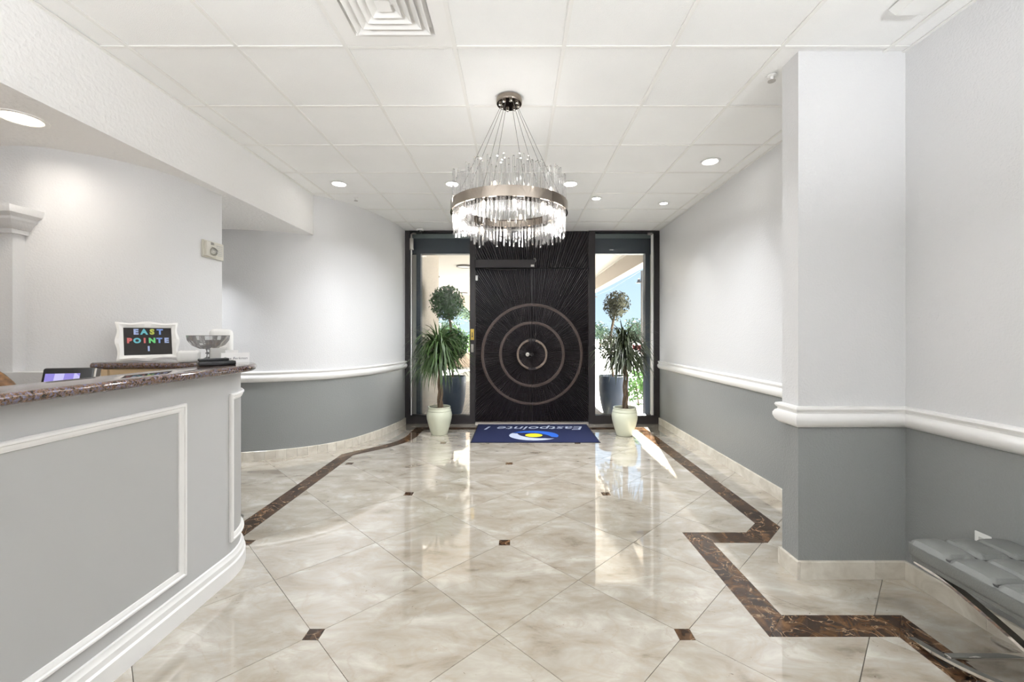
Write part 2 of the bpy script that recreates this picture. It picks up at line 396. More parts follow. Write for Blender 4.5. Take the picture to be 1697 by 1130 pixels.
# ------------------------------------------------------------------ floor
TS = .8577; DX, DY = -.08, 2.79
floor_base = MB()
floor_base.box(XL, XR + .1, .3, 6.6, -.10, -.012, 0)
floor_base.box(XL, XR + .1, YB, .3, -.10, 0, 1)
floor = struct(floor_base.build('floor', ['grout', 'cream'], loc=(0, 0, -.1)), 'polished cream marble floor laid diagonally with dark brown insets', 'floor')
BW = .15
def band_quads(path):
    P = [Vector(p) for p in path]; n = len(P); L = []; R = []
    for i in range(n):
        d0 = (P[i] - P[i - 1]).normalized() if i else (P[1] - P[0]).normalized()
        d1 = (P[i + 1] - P[i]).normalized() if i < n - 1 else d0
        n0 = Vector((d0.y, -d0.x)); n1 = Vector((d1.y, -d1.x)); bi = n0 + n1; bi = bi / bi.dot(n0)
        L.append(P[i] - bi * BW / 2); R.append(P[i] + bi * BW / 2)
    qs = []
    for i in range(n - 1):
        ln = (P[i + 1] - P[i]).length; k = max(1, round(ln / .61))
        for j in range(k):
            a, b2 = j / k, (j + 1) / k
            q = [L[i].lerp(L[i + 1], a), R[i].lerp(R[i + 1], a), R[i].lerp(R[i + 1], b2), L[i].lerp(L[i + 1], b2)]
            qs.append(ccw([tuple(p) for p in q]))
    return qs
arc = catmull([(-1.95, 4.82), (-1.82, 4.98), (-1.62, 5.19), (-1.48, 5.43), (-1.425, 5.68)], 2)
bands = band_quads([(-1.95, 1.2)] + arc + [(-1.425, 6.175), (1.825, 6.175), (1.825, 3.045), (1.64, 2.86), (1.235, 2.86), (1.235, 1.995), (1.83, 1.995), (1.83, .35)])
dots = []
for i in range(-5, 6):
    for j in range(-4, 6):
        if (i + j) % 2 == 0:
            x, y = DX + i * TS, DY + j * TS * .995
            if x < -1.70 and y < 2.2 or x > 1.2 and y > 2.0 or y > 6.0 or x < -1.86: continue
            if x > XR or y < .5: continue
            h = .037; dots.append([(x - h, y - h), (x + h, y - h), (x + h, y + h), (x - h, y + h)])
for q in bands:
    p = shrink(q, .0009)
    if len(p) > 2: MB().prism(p, -.012, 0).build('border_strip', 'emper', floor)
for q in dots: MB().prism(shrink(q, .0008), -.012, 0).build('inset_tile', 'emper', floor)
TY = TS * .995
for i in range(-12, 13):
    for j in range(-10, 11):
        # diamond between lattice corners (half diagonals TS/2)
        cx, cy = DX + i * TS / 2, DY + j * TY / 2
        if (i + j) % 2 == 0: continue
        q = [(cx - TS / 2, cy), (cx, cy - TY / 2), (cx + TS / 2, cy), (cx, cy + TY / 2)]
        q = shrink(q, .0013)
        for a, b2 in (((XR, 0), (XR, 1)), ((0, 6.6), (-1, 6.6)), ((0, .3), (1, .3)), ((-3.4, 1), (-3.4, 0))):
            q = clip_half(q, a, b2, True)
            if len(q) < 3: break
        if len(q) < 3 or abs(area(q)) < 1e-4: continue
        pcs = [q]
        for cv in bands + dots: pcs = [r for p in pcs for r in subtract(p, cv)]
        # pieces on either side of a band are separate stones
        mb = MB(); big = 0
        for p in pcs:
            if abs(area(p)) > 2e-5: mb.prism(ccw(p), -.012, 0); big += 1
        if big: mb.build('marble_tile', 'cream', floor, recalc=False)

# ------------------------------------------------------------------ walls
def wall_along(path, name, label, z_top=CH + .05, thick=.14):
    mb = MB()
    mb.sweep(path, [(0, 0), (0, .9), (-thick, .9), (-thick, 0)], 1)
    mb.sweep(path, [(0, .9), (0, z_top), (-thick, z_top), (-thick, .9)], 0)
    return struct(mb.build(name, ['wall', 'dado'], smooth=True, loc=(path[0][0], path[0][1], 0)), label, 'wall')
wall_left = wall_along(far_path, 'wall_left', 'curved pale grey wall with darker grey dado beside the entrance')
wall_near = wall_along(near_path, 'wall_desk', 'curved pale grey wall end behind the reception desk')
mb = MB()
mb.box(XR, XR + .15, YB, FRONT + .1, 0, .9, 1); mb.box(XR, XR + .15, YB, FRONT + .1, .9, CH + .05, 0)
mb.box(1.605, XR, 2.385, 2.53, 0, .9, 1); mb.box(1.605, XR, 2.385, 2.53, .9, CH + .02, 0)
wall_right = struct(mb.build('wall_right', ['wall', 'dado'], loc=(XR, 0, 0)), 'pale grey right wall with projecting pier and dark grey dado', 'wall')
mb = MB(); mb.box(XL - .1, XR + .15, YB - .15, YB, 0, CH + .05, 0)
struct(mb.build('wall_back', ['wall']), 'pale grey wall behind the viewer', 'wall')
mb = MB(); mb.box(XL - .15, XL, YB, 4.7, 0, CH + .05, 0)
struct(mb.build('wall_side', ['wall']), 'pale grey wall at the far left behind the desk', 'wall')
mb = MB(); mb.sweep(right_path[:1] + right_path[1:], RAIL)
struct(mb.build('trim_1', 'trim', smooth=True, loc=(XR, 0, .858)), 'white chair rail moulding along the right wall and pier', 'trim')
mb = MB(); mb.sweep(far_path, RAIL)
struct(mb.build('trim_2', 'trim', smooth=True, loc=(-2.3, 4.9, .858)), 'white chair rail moulding along the curved wall', 'trim')
# stone skirting: pieces one by one
def skirting(path, name, label, step, first=0.0, h=.10, t=.016):
    root = struct(MB().sweep(path, [(0, 0), (.004, 0), (.004, h - .004), (0, h - .004)]).build(name, 'grout', loc=(path[0][0], path[0][1], 0)), label, 'baseboard')
    P = [Vector(p) for p in path]; L = [0]
    for i in range(1, len(P)): L.append(L[-1] + (P[i] - P[i - 1]).length)
    cuts = set([0, L[-1]]); s_ = first
    while s_ < L[-1]:
        cuts.add(s_); s_ += step
    corners = [L[i] for i in range(1, len(P) - 1) if (P[i] - P[i - 1]).normalized().dot((P[i + 1] - P[i]).normalized()) < .7]
    cuts = sorted(cuts | set(corners))
    keep = [cuts[0]]
    for c in cuts[1:]:
        if c - keep[-1] > .06 or c in corners: keep.append(c)
    def pt(s0):
        for i in range(1, len(P)):
            if s0 <= L[i] + 1e-9: return P[i - 1].lerp(P[i], (s0 - L[i - 1]) / max(L[i] - L[i - 1], 1e-9))
        return P[-1]
    for a, b2 in zip(keep[:-1], keep[1:]):
        inner = [L[i] for i in range(len(P)) if a + 1e-4 < L[i] < b2 - 1e-4]
        ea = .0008; eb = -t if b2 in corners and convex_at(P, L, b2) else .0008
        pts = [pt(a)] + [pt(s1) for s1 in inner] + [pt(b2)]
        d0 = (pts[1] - pts[0]).normalized(); d1 = (pts[-1] - pts[-2]).normalized()
        pts[0] = pts[0] + d0 * ea; pts[-1] = pts[-1] - d1 * eb
        MB().sweep([tuple(p) for p in pts], [(0, 0), (t, 0), (t, h - .003), (t - .003, h), (0, h)]).build('stone_piece', 'skirt', root)
    return root
def convex_at(P, L, s0):
    i = min(range(len(L)), key=lambda k: abs(L[k] - s0)); a = P[i] - P[i - 1]; b2 = P[i + 1] - P[i]
    return a.x * b2.y - a.y * b2.x > 0
skirting(right_path, 'baseboard_right', 'cream stone skirting along the right wall', .61, .3)
skirting(far_path, 'baseboard_left', 'cream stone skirting of short pieces along the curved wall', .105, .9)

# soffit over the desk
mb = MB(); mb.prism([(XL, YB), (SOFX, YB), (SOFX, 4.83), (-2.37, 4.865), (-2.52, 4.775), (-2.74, 4.675), (-3.0, 4.605), (-3.25, 4.58), (XL, 4.57)], SOFZ, CH + .06)
struct(mb.build('ceiling_soffit', 'soffit', loc=(SOFX, 0, SOFZ)), 'lowered white plaster soffit above the reception desk', 'ceiling')

# ------------------------------------------------------------------ suspended ceiling
CW = .61; CX0 = .2645 - 2 * CW; CY0 = 2.3447
mb = MB(); mb.box(SOFX - .02, XR + .15, YB, FRONT + .07, CH + .04, CH + .12, 0); mb.box(SOFX - .02, XR, YB, .5147 + .0, CH, CH + .04, 1)
ceiling = struct(mb.build('ceiling', ['plenum', 'ctile'], loc=(0, 0, CH)), 'suspended ceiling of square white tiles in a metal grid', 'ceiling')
xs = [CX0 + k * CW for k in range(-2, 6)]; ys = [CY0 + k * CW for k in range(-3, 7)]
xe = [SOFX] + [x for x in xs if SOFX + .03 < x < XR - .03] + [XR]; ye = ys + [FRONT + .07]
VENT = (CX0, CX0 + CW, CY0 - CW, CY0)
tile_cache = {}
for a, b2 in zip(xe[:-1], xe[1:]):
    for c, d in zip(ye[:-1], ye[1:]):
        if abs(a - VENT[0]) < .01 and abs(c - VENT[2]) < .01: continue
        key = (round(b2 - a, 3), round(d - c, 3))
        if key not in tile_cache:
            t = MB().box(-(b2 - a) / 2 + .003, (b2 - a) / 2 - .003, -(d - c) / 2 + .003, (d - c) / 2 - .003, 0, .015).build('ceiling_tile', 'ctile', ceiling, local=True, recalc=False)
            tile_cache[key] = t
        else: t = dup(tile_cache[key], ceiling)
        t.location = ((a + b2) / 2, (c + d) / 2, .007 + random.uniform(-.001, .001))
for x in xe[1:-1]:
    MB().box(x - .011, x + .011, .5147, FRONT, CH, CH + .006).box(x - .002, x + .002, .5147, FRONT, CH + .006, CH + .035).build('main_runner', 'tbar', ceiling, recalc=False)
for y in ye[1:-1]:
    for a, b2 in zip(xe[:-1], xe[1:]):
        MB().box(a + .011, b2 - .011, y - .010, y + .010, CH + .001, CH + .0065).build('cross_tee', 'tbar', ceiling, recalc=False)
MB().box(SOFX, SOFX + .02, .5, 4.83, CH - .001, CH + .004).box(XR - .02, XR, .5, FRONT, CH - .001, CH + .004).build('wall_angle', 'tbar', ceiling, recalc=False)

# ------------------------------------------------------------------ entrance
Y0, Y1 = FRONT - .045, FRONT + .075
fr = struct(thing('door_1', 'x', None, (.24, FRONT, 0)), 'tall double entrance door of carved dark bronze with concentric rings', 'door')
dx0, dx1, dz0, dz1 = -.64, 1.12, .03, 2.41
dc = (.24, 1.076)
MB().box(dx0 - .085, dx0, Y0, Y1, 0, CH).build('door_jamb', 'frame', fr)
MB().box(dx1, dx1 + .10, Y0, Y1, 0, CH).build('door_jamb', 'frame', fr)
MB().box(dx0, dx1, Y0 + .02, Y1, 0, .025).build('threshold', 'nickel', fr)
YF = FRONT - .012      # front face of the leaves
def ray_range(rect, ang):
    lo, hi = 0.0, 9.0
    for c0, d, a, b2 in ((dc[0], math.cos(ang), rect[0], rect[1]), (dc[1], math.sin(ang), rect[2], rect[3])):
        if abs(d) < 1e-9:
            if not a < c0 < b2: return None
            continue
        t0, t1 = (a - c0) / d, (b2 - c0) / d
        if t0 > t1: t0, t1 = t1, t0
        lo = max(lo, t0); hi = min(hi, t1)
    return (lo, hi) if hi - lo > .02 else None
def ribs(rect, mb):
    rng = random.Random(3)
    for r0, r1, N, hgt in ((.03, .205, 70, .004), (.245, .465, 150, .006), (.515, .745, 210, .006), (.795, 2.4, 300, .008)):
        for k in range(N):
            a = 2 * PI * (k + rng.uniform(-.12, .12)) / N; rr = ray_range(rect, a)
            if not rr: continue
            lo, hi = max(rr[0], r0), min(rr[1], r1)
            if hi - lo < .02: continue
            parts = [(lo, hi)]
            if r0 > .7:      # long rods of uneven length, laid end to end
                parts = []; s_ = lo
                while s_ < hi - .01:
                    e = min(hi, s_ + rng.uniform(.12, .5)); parts.append((s_, e - .004)); s_ = e
            else:
                mid = lo + (hi - lo) * rng.uniform(.35, .65); parts = [(lo, mid - .003), (mid, hi)]
            for p0, p1 in parts:
                if p1 - p0 < .01: continue
                hh = hgt * rng.uniform(.9, 2.1); ca, sa = math.cos(a), math.sin(a); vs = []
                for r in (p0, p1):
                    wd = min(.0075, r * 2 * PI / N * .36)
                    for off, y in ((-wd, 0), (0, hh), (wd, 0)):
                        vs.append((min(max(dc[0] + r * ca - off * sa, rect[0]), rect[1]), YF - y, min(max(dc[1] + r * sa + off * ca, rect[2]), rect[3])))
                mb.add(vs, [(0, 1, 4, 3), (1, 2, 5, 4), (0, 2, 1), (3, 4, 5)])
def ring_arc(mb, r0, r1, a0, a1, yb, yf, seg=40):
    pr = [(r0, yb), (r0, yf), ((r0 + r1) / 2, yf - .003), (r1, yf), (r1, yb)]; n = len(pr); vs = []; fs = []
    for k in range(seg + 1):
        a = a0 + (a1 - a0) * k / seg
        for r, y in pr: vs.append((dc[0] + r * math.cos(a), y, dc[1] + r * math.sin(a)))
    for k in range(seg):
        for i in range(n - 1): fs.append((k * n + i, k * n + i + 1, (k + 1) * n + i + 1, (k + 1) * n + i))
    fs += [tuple(range(n)), tuple(range(seg * n + n - 1, seg * n - 1, -1))]; mb.add(vs, fs)
for sgn, rect in ((-1, (dx0 + .004, dc[0] - .003, dz0, dz1)), (1, (dc[0] + .003, dx1 - .004, dz0, dz1))):
    leaf = MB().box(rect[0], rect[1], YF, YF + .05, rect[2], rect[3]).build('door_leaf', 'door', fr)
    mb = MB(); ribs(rect, mb); rb = mb.build('carved_ribs', 'door', leaf, loc=parent_world(fr)); rb['kind'] = 'stuff'
    for r in (.49, .77):
        mb = MB(); g = math.asin(.004 / r)
        a0, a1 = (PI / 2 + g, 3 * PI / 2 - g) if sgn < 0 else (-PI / 2 + g, PI / 2 - g)
        ring_arc(mb, r - .02, r + .02, a0, a1, YF + .005, YF - .009); mb.build('ring_band', 'ring', leaf, smooth=True, loc=parent_world(fr))
    mb = MB(); g = math.radians(15); a0, a1 = (PI / 2 + g, 3 * PI / 2 - g) if sgn < 0 else (-PI / 2 + g, PI / 2 - g)
    ring_arc(mb, .205, .236, a0, a1, YF - .035, YF - .055)
    for a in (a0 + .15, (a0 + a1) / 2, a1 - .15):
        x, z = dc[0] + .22 * math.cos(a), dc[1] + .22 * math.sin(a); mb.box(x - .008, x + .008, YF - .04, YF, z - .008, z + .008)
    mb.build('handle', 'handle', leaf, smooth=True, loc=parent_world(fr))['label'] = 'C-shaped bronze pull handle'
    if sgn < 0:
        T = Matrix.Translation((dc[0] - .068, YF - .006, dc[1])) @ Matrix.Rotation(PI / 2, 4, 'X')
        mb = MB().lathe([(.034, -.006), (.034, .006), (.03, .012), (.012, .014), (.011, .010), (0, .010)], seg=24, T=T)
        mb.build('lock_cylinder', 'nickel', leaf, smooth=True, loc=parent_world(fr))
MB().box(dc[0] - .03, dc[0] + .03, YF + .05, YF + .065, dz0, dz1).box(dx0, dx1, YF + .05, YF + .065, dz1 - .03, dz1 + .04).build('gap_light_stop', 'frame', fr)  # backing strips added to block daylight through the door gaps
tr = (dx0 + .004, dx1 - .004, dz1 + .012, CH)
tp = MB().box(tr[0], tr[1], YF, YF + .05, tr[2], tr[3]).build('transom_panel', 'door', fr)
mb = MB(); ribs(tr, mb); mb.build('carved_ribs', 'door', tp, loc=parent_world(fr))['kind'] = 'stuff'
opx = MB().bbox(dx0, .285, YF - .10, YF - .004, 2.41, 2.535, .006).build('door_operator', 'frame', fr)
opx['label'] = 'dark box-shaped door operator above the leaf'
MB().box(.22, .27, YF - .103, YF - .099, 2.425, 2.455).build('badge', 'nickel', opx, loc=parent_world(fr))
MB().tube([(.285, YF - .05, 2.5), (.30, YF - .05, 2.53), (.285, YF - .05, 2.56), (.26, YF - .05, 2.555)], .007, 6).build('cable_loop', 'nickel', opx, loc=parent_world(fr), smooth=True)
MB().tube([(-.45, YF - .05, 2.405), (-.30, YF - .06, 2.39), (.0, YF - .06, 2.385)], .012, 6).build('closer_arm', 'frame', opx, loc=parent_world(fr))
MB().bbox(dx0 + .005, dx0 + .04, YF - .04, YF - .006, 2.22, 2.30, .004).build('sensor', 'white', fr)
MB().bbox(dx0 - .072, dx0 - .018, Y0 - .008, Y0, 1.30, 1.47, .003).build('brass_plate', 'brass', fr)
MB().box(dx0 - .05, dx0 - .04, Y0 - .012, Y0 - .008, 1.34, 1.42).box(dx0 - .056, dx0 - .034, Y0 - .012, Y0 - .008, 1.35, 1.36).build('arrow_mark', 'black', fr)
MB().bbox(dx0 - .065, dx0 - .025, Y0 - .008, Y0, 1.11, 1.235, .004).build('switch_plate', 'nickel', fr)

def sidelight(name, x0, x1, jamb, label, side):
    """x0..x1 is the clear width; the heavy jamb stands on the wall side"""
    r = struct(thing(name, 'x', None, ((x0 + x1) / 2, FRONT, 0)), label, 'window')
    if side < 0: MB().box(x0 - jamb, x0, Y0, Y1, 0, CH).build('window_frame', 'frame', r)
    else: MB().box(x1, x1 + jamb, Y0, Y1, 0, CH).build('window_frame', 'frame', r)
    MB().box(x0, x1, Y0, Y1, 0, .126).box(x0, x1, Y0 + .005, Y1, .126, .132).build('bottom_rail', 'frame', r)
    MB().box(x0, x1, Y0, Y1, CH - .02, CH).build('top_rail', 'frame', r)
    MB().box(x0, x1, FRONT + .01, FRONT + .018, .13, CH - .02).build('pane', 'glass', r)
    # outer header and post seen through the glass
    oy0, oy1 = 6.74, 6.86
    MB().box(x0 - .1, x1 + .1, oy0, oy1, 2.685, 2.93).build('outer_header', 'slate', r)
    MB().box(x0 - .1, x1 + .1, oy0 + .03, oy1, 2.93, 3.12).build('outer_fascia', 'slate2', r)
    if side < 0: px0, px1, gx = -1.612, -1.545, -1.665
    else: px0, px1, gx = 2.072, 2.148, 2.165
    MB().box(px0, px1, oy0, oy1, .0, 2.70).build('outer_post', 'slate', r)
    gx0, gx1 = (x0 - .03, px0) if side < 0 else (px1, x1 + .06)
    MB().box(min(gx0, gx1), max(gx0, gx1), oy0 + .06, oy1 + .05, 0, 2.68).build('outer_reveal', 'cstucco', r)
    return r
sidelight('window_1', -1.656, -.725, .075, 'tall fixed sidelight left of the entrance door', -1)
sidelight('window_2', 1.22, 2.136, .08, 'tall fixed sidelight right of the entrance door', 1)

# facade and ground outside
mb = MB(); mb.box(-7, -1.735, FRONT + .02, 6.86, 0, 3.4); mb.box(XR + .005, 7, FRONT + .02, 6.86, 0, 3.4); mb.box(-7, 7, FRONT - .02, 6.86, 3.12, 3.6)
struct(mb.build('wall_front', 'cstucco', loc=(0, FRONT, 0)), 'pale outside face of the entrance wall', 'wall')
mb = MB(); mb.box(-30, 40, 6.6, 12.5, -.2, -.02, 0)
struct(mb.build('ground_paving', 'pavers', loc=(0, 9, -.2)), 'grey block paving outside the entrance', 'ground')
mb = MB(); mb.box(-60, 80, 12.5, 120, -.2, -.025, 0)
struct(mb.build('ground_drive', 'asphalt', loc=(0, 40, -.2)), 'sunlit pale driveway beyond the paving', 'ground')
mb = MB(); mb.box(-2.3, -1.65, 6.86, 8.88, -.02, 3.1)
struct(mb.build('pillar_entrance', 'stucco'), 'pebbled beige stucco pillar outside the left sidelight', 'pillar')
mb = MB(); mb.box(-6.5, 2.42, 6.86, 17.5, 3.02, 3.35, 0); mb.box(2.22, 2.42, 6.86, 17.5, 2.655, 3.02, 1); mb.box(2.19, 2.22, 6.86, 17.5, 2.985, 3.02, 0)
struct(mb.build('ceiling_canopy', ['cstucco', 'beam']), 'pale underside of the driveway canopy with deep edge beam', 'canopy')
# arched wall on the far side of the drive
mb = MB(); ax, ar, spring = -2.75, 1.15, 1.55
N = 16; prev = None
for k in range(N):
    t0, t1 = PI - PI * k / N, PI - PI * (k + 1) / N
    xa, za, xb, zb = ax + ar * math.cos(t0), spring + ar * math.sin(t0), ax + ar * math.cos(t1), spring + ar * math.sin(t1)
    for y in (17.5, 17.8):
        mb.add([(xa, y, za), (xb, y, zb), (xb, y, 3.02), (xa, y, 3.02)], [(0, 1, 2, 3)])
    mb.add([(xa, 17.5, za), (xb, 17.5, zb), (xb, 17.8, zb), (xa, 17.8, za)], [(0, 1, 2, 3)])
mb.box(-6.5, ax - ar, 17.5, 17.8, 0, 3.02); mb.box(ax + ar, 2.2, 17.5, 17.8, 0, 3.02)
struct(mb.build('wall_arch', 'lowwall', smooth=False), 'beige arched wall at the far end of the canopy', 'wall')
mb = MB(); mb.add([(-4.2, 17.9, -.02), (-1.4, 17.9, -.02), (-1.4, 18.1, -.02), (-4.2, 18.1, -.02), (-4.2, 17.9, .25), (-1.4, 17.9, .72), (-1.4, 18.1, .72), (-4.2, 18.1, .25)],
                  [(0, 1, 5, 4), (1, 2, 6, 5), (2, 3, 7, 6), (3, 0, 4, 7), (4, 5, 6, 7), (0, 3, 2, 1)])
struct(mb.build('wall_ramp', 'lowwall'), 'low beige wall with sloping top beyond the arch', 'wall')
for x, y in ((-1.24, 9.95), (-2.35, 11.75), (-2.35, 14.4), (-2.1, 16.4)):
    t = thing('canopy_light', 'round flush light under the outside canopy', 'ceiling light', (x, y, 3.02), group='round lights under the canopy')
    MB().lathe([(.19, 0), (.19, -.03), (.165, -.04), (.165, 0)], (x, y, 3.02), 24).build('rim', 'steel', t, smooth=True)
    MB().lathe([(0, -.036), (.165, -.03), (.165, -.01)], (x, y, 3.02), 24).build('diffuser', 'white', t, smooth=True)

# ------------------------------------------------------------------ lamps in the ceiling
def downlight(x, y, z=CH, r=.068, power=24, warm=False, label=None, group='recessed downlights in the tiled ceiling', spread=1.65):
    t = thing('recessed_downlight', label or 'small round white recessed downlight set in the ceiling tiles', 'downlight', (x, y, z), group=group)
    MB().lathe([(r + .022, .003), (r + .022, -.004), (r + .012, -.007), (r, -.004), (r - .004, .004)], (x, y, z), 32).build('trim_ring', 'trim', t, smooth=True)
    MB().lathe([(0, 0), (r, 0)], (x, y, z - .0015), 32).build('lens', 'warm_lens' if warm else 'lens', t, smooth=True)
    ld = bpy.data.lights.new('downlight', 'AREA'); ld.shape = 'DISK'; ld.size = r * 2; ld.energy = power * LAMP; ld.spread = spread
    ld.color = (.94, .97, 1) if not warm else (1, .93, .84)
    lo = bpy.data.objects.new('lamp', ld); COL.objects.link(lo); lo.parent = t; lo.location = (0, 0, -.012)
    return t
downlight(-1.896, 4.475, power=4, spread=1.25, label='round recessed downlight in the tiles by the end of the soffit')
downlight(1.802, 3.896, power=3, spread=1.15, label='round recessed downlight in the tiles close to the right wall')
for x in (-.68, .574): downlight(x, 4.475, power=60, spread=2.6, label='round recessed downlight in the tiles behind the chandelier')
for x, y in ((1.805, 5.135), (.942, 4.952)): downlight(x, y, r=.045, power=2 if x > 1.5 else 12, spread=1.2, label='tiny recessed spotlight in the ceiling ' + ('along the right wall' if x > 1.5 else 'between chandelier and entrance'), group='tiny spotlights near the entrance')
for y in (1.1, -.8, -2.6):  # lamps added out of view to light the room evenly
    for x in (-1.4, .1, 1.5): downlight(x, y, power=5, label='unseen recessed downlight added to light the lobby before the chandelier', group='added downlights out of view')
downlight(-2.63, 2.222, SOFZ,  .085, 5, True, 'warm glowing round recessed light in the soffit above the desk', 'warm lights in the soffit', 2.9)
downlight(-2.95, .4, SOFZ, .085, 14, True, 'unseen warm light added in the soffit further along the desk', 'warm lights in the soffit')  # lamp added out of view, beyond the visible soffit light
downlight(-3.3, -1.6, SOFZ, .085, 14, True, 'unseen warm light added in the soffit further along the desk', 'warm lights in the soffit')  # another soffit lamp added out of view
downlight(-3.35, 3.98, SOFZ, .07, 16, False, 'unseen recessed light added in the soffit over the side passage', 'added lights over the side passage')  # hidden lamp added to brighten the passage soffit and wall

# unseen uplighters added behind the viewer to brighten the ceiling
for x, y, pw_ in ((1.8, -.30, 108), (-1.25, -.35, 130), (1.9, -2.9, 70), (-1.7, -2.9, 70)):
    t = thing('added_uplighter', 'unseen uplighter floor lamp added to light the ceiling', 'floor lamp', (x, y, 0), group='added uplighters out of view')
    MB().lathe([(0, 0), (.15, 0), (.15, .012), (.03, .03), (0, .03)], (x, y, 0), 32).build('base', 'nickel', t, smooth=True)
    MB().tube([(x, y, .02), (x, y, 1.78)], .013, 10).build('pole', 'nickel', t, smooth=True)
    MB().lathe([(.02, 1.77), (.08, 1.79), (.15, 1.84), (.17, 1.88), (.165, 1.88), (.145, 1.845), (.07, 1.80), (0, 1.795)], (x, y, 0), 32).build('bowl', 'nickel', t, smooth=True)
    MB().lathe([(0, 0), (.04, .004), (.045, .02), (.02, .04), (0, .042)], (x, y, 1.80), 16).build('bulb', 'lens', t, smooth=True)
    ld = bpy.data.lights.new('added_uplight', 'AREA'); ld.shape = 'DISK'; ld.size = .26; ld.energy = pw_ * LAMP; ld.color = (.94, .97, 1)
    lo = bpy.data.objects.new('lamp', ld); COL.objects.link(lo); lo.parent = t; lo.location = (0, 0, 1.87); lo.rotation_euler = (PI, 0, 0)

# sprinklers
for x, y, lb in ((-1.89, 4.93, 'tiny white sprinkler head by the soffit end'), (1.585, 2.60, 'small grey sprinkler head beside the wall pier')):
    t = thing('sprinkler_head', lb, 'sprinkler', (x, y, CH), group='ceiling sprinklers')
    MB().lathe([(.03, 0), (.03, -.005), (.012, -.01), (.01, -.03), (0, -.03)], (x, y, CH), 20).build('escutcheon', 'trim', t, smooth=True)
    MB().lathe([(0, -.03), (.022, -.032), (.022, -.036), (0, -.036)], (x, y, CH), 20).build('deflector', 'nickel', t, smooth=True)

# air diffuser: concentric louvres
vx, vy = (VENT[0] + VENT[1]) / 2, (VENT[2] + VENT[3]) / 2
t = thing('air_diffuser', 'square white four-way air diffuser with nested louvres', 'air vent', (vx, vy, CH))
def sq_ring(mb, a0, z0, a1, z1):
    vs = [(vx + sx_ * a, vy + sy_ * a, z) for a, z in ((a0, z0), (a1, z1)) for sx_, sy_ in ((-1, -1), (1, -1), (1, 1), (-1, 1))]
    mb.add(vs, [(i, (i + 1) % 4, 4 + (i + 1) % 4, 4 + i) for i in range(4)])
mb = MB(); sq_ring(mb, .294, CH + .012, .294, CH + .002); sq_ring(mb, .294, CH + .002, .215, CH + .002); sq_ring(mb, .215, CH + .002, .20, CH + .035); sq_ring(mb, .20, CH + .035, .02, CH + .039)
mb.build('face_plate', 'trim', t, recalc=False)
for a in (.195, .155, .115, .075):
    mb = MB(); sq_ring(mb, a, CH - .010, a - .045, CH + .026); sq_ring(mb, a - .003, CH - .010, a - .048, CH + .026); sq_ring(mb, a, CH - .010, a - .003, CH - .010); mb.build('louvre', 'trim', t, recalc=False)
mb = MB(); sq_ring(mb, .035, CH - .008, .0, CH - .008); mb.build('centre_plate', 'trim', t, recalc=False)

# emergency / sensor unit on ceiling
t = thing('ceiling_sensor', 'white rectangular sensor box on the ceiling above the bench', 'sensor', (1.93, 1.92, CH))
mb = MB(); x0, x1, y0, y1 = 1.84, 2.03, 1.70, 2.075
mb.add([(x0, y0, CH), (x1, y0, CH), (x1, y1, CH), (x0, y1, CH), (x0 + .02, y0 + .02, CH - .04), (x1 - .02, y0 + .02, CH - .04), (x1 - .02, y1 - .02, CH - .04), (x0 + .02, y1 - .02, CH - .04)],
       [(0, 1, 5, 4), (1, 2, 6, 5), (2, 3, 7, 6), (3, 0, 4, 7), (4, 5, 6, 7), (0, 3, 2, 1)])
mb.build('housing', 'white', t); MB().bbox(x0 + .03, x1 - .03, y0 + .03, y0 + .13, CH - .055, CH - .036, .006).build('lens_block', 'greybox', t, smooth=True)

# ------------------------------------------------------------------ chandelier
cx, cy = -.05, 2.86; CZ = CH
t = thing('chandelier', 'round chandelier of hanging glass rods on a chrome ring', 'chandelier', (cx, cy, CH - .95))
MB().lathe([(0, 0), (.088, 0), (.088, -.03), (.084, -.036), (0, -.036)], (cx, cy, CZ), 40).build('canopy', 'smoke_chrome', t, smooth=True); canopy_ = t.children[-1]
for k in range(8):
    a = 2 * PI * k / 8 + .2
    MB().lathe([(.011, 0), (.011, -.012), (.005, -.016), (0, -.016)], (cx + .062 * math.cos(a), cy + .062 * math.sin(a), CZ - .036), 12).build('screw_cap', 'chrome', canopy_, smooth=True)
RZ0, RZ1 = 2.203, 2.268
for k, a in enumerate((20, 65, 118, 160, 205, 245, 300, 335)):
    a = math.radians(a)
    MB().tube([(cx + .05 * math.cos(a), cy + .05 * math.sin(a), CZ - .036), (cx + .37 * math.cos(a), cy + .37 * math.sin(a), RZ1)], .0016, 5).build('cable', 'steel', t, smooth=True)
MB().lathe([(.398, RZ0), (.398, RZ1), (.390, RZ1), (.390, RZ0), (.398, RZ0)], (cx, cy, 0), 96).build('ring_band', 'smoke_chrome', t, smooth=True)
MB().lathe([(.388, RZ1 - .012), (.388, RZ1 - .008), (.33, RZ1 - .008), (.33, RZ1 - .012), (.388, RZ1 - .012)], (cx, cy, 0), 96).build('rod_plate', 'smoke_chrome', t, smooth=True)
MB().lathe([(.325, RZ0), (.325, RZ0 + .045), (.320, RZ0 + .045), (.320, RZ0), (.325, RZ0)], (cx, cy, 0), 96).build('inner_ring', 'smoke_chrome', t, smooth=True)
rodm = MB().lathe([(0, 0), (.0058, 0), (.0058, .34), (0, .34)], (0, 0, 0), 8).build('rod', 'crystal', t, local=True, smooth=True)
first = True; rng = random.Random(11)
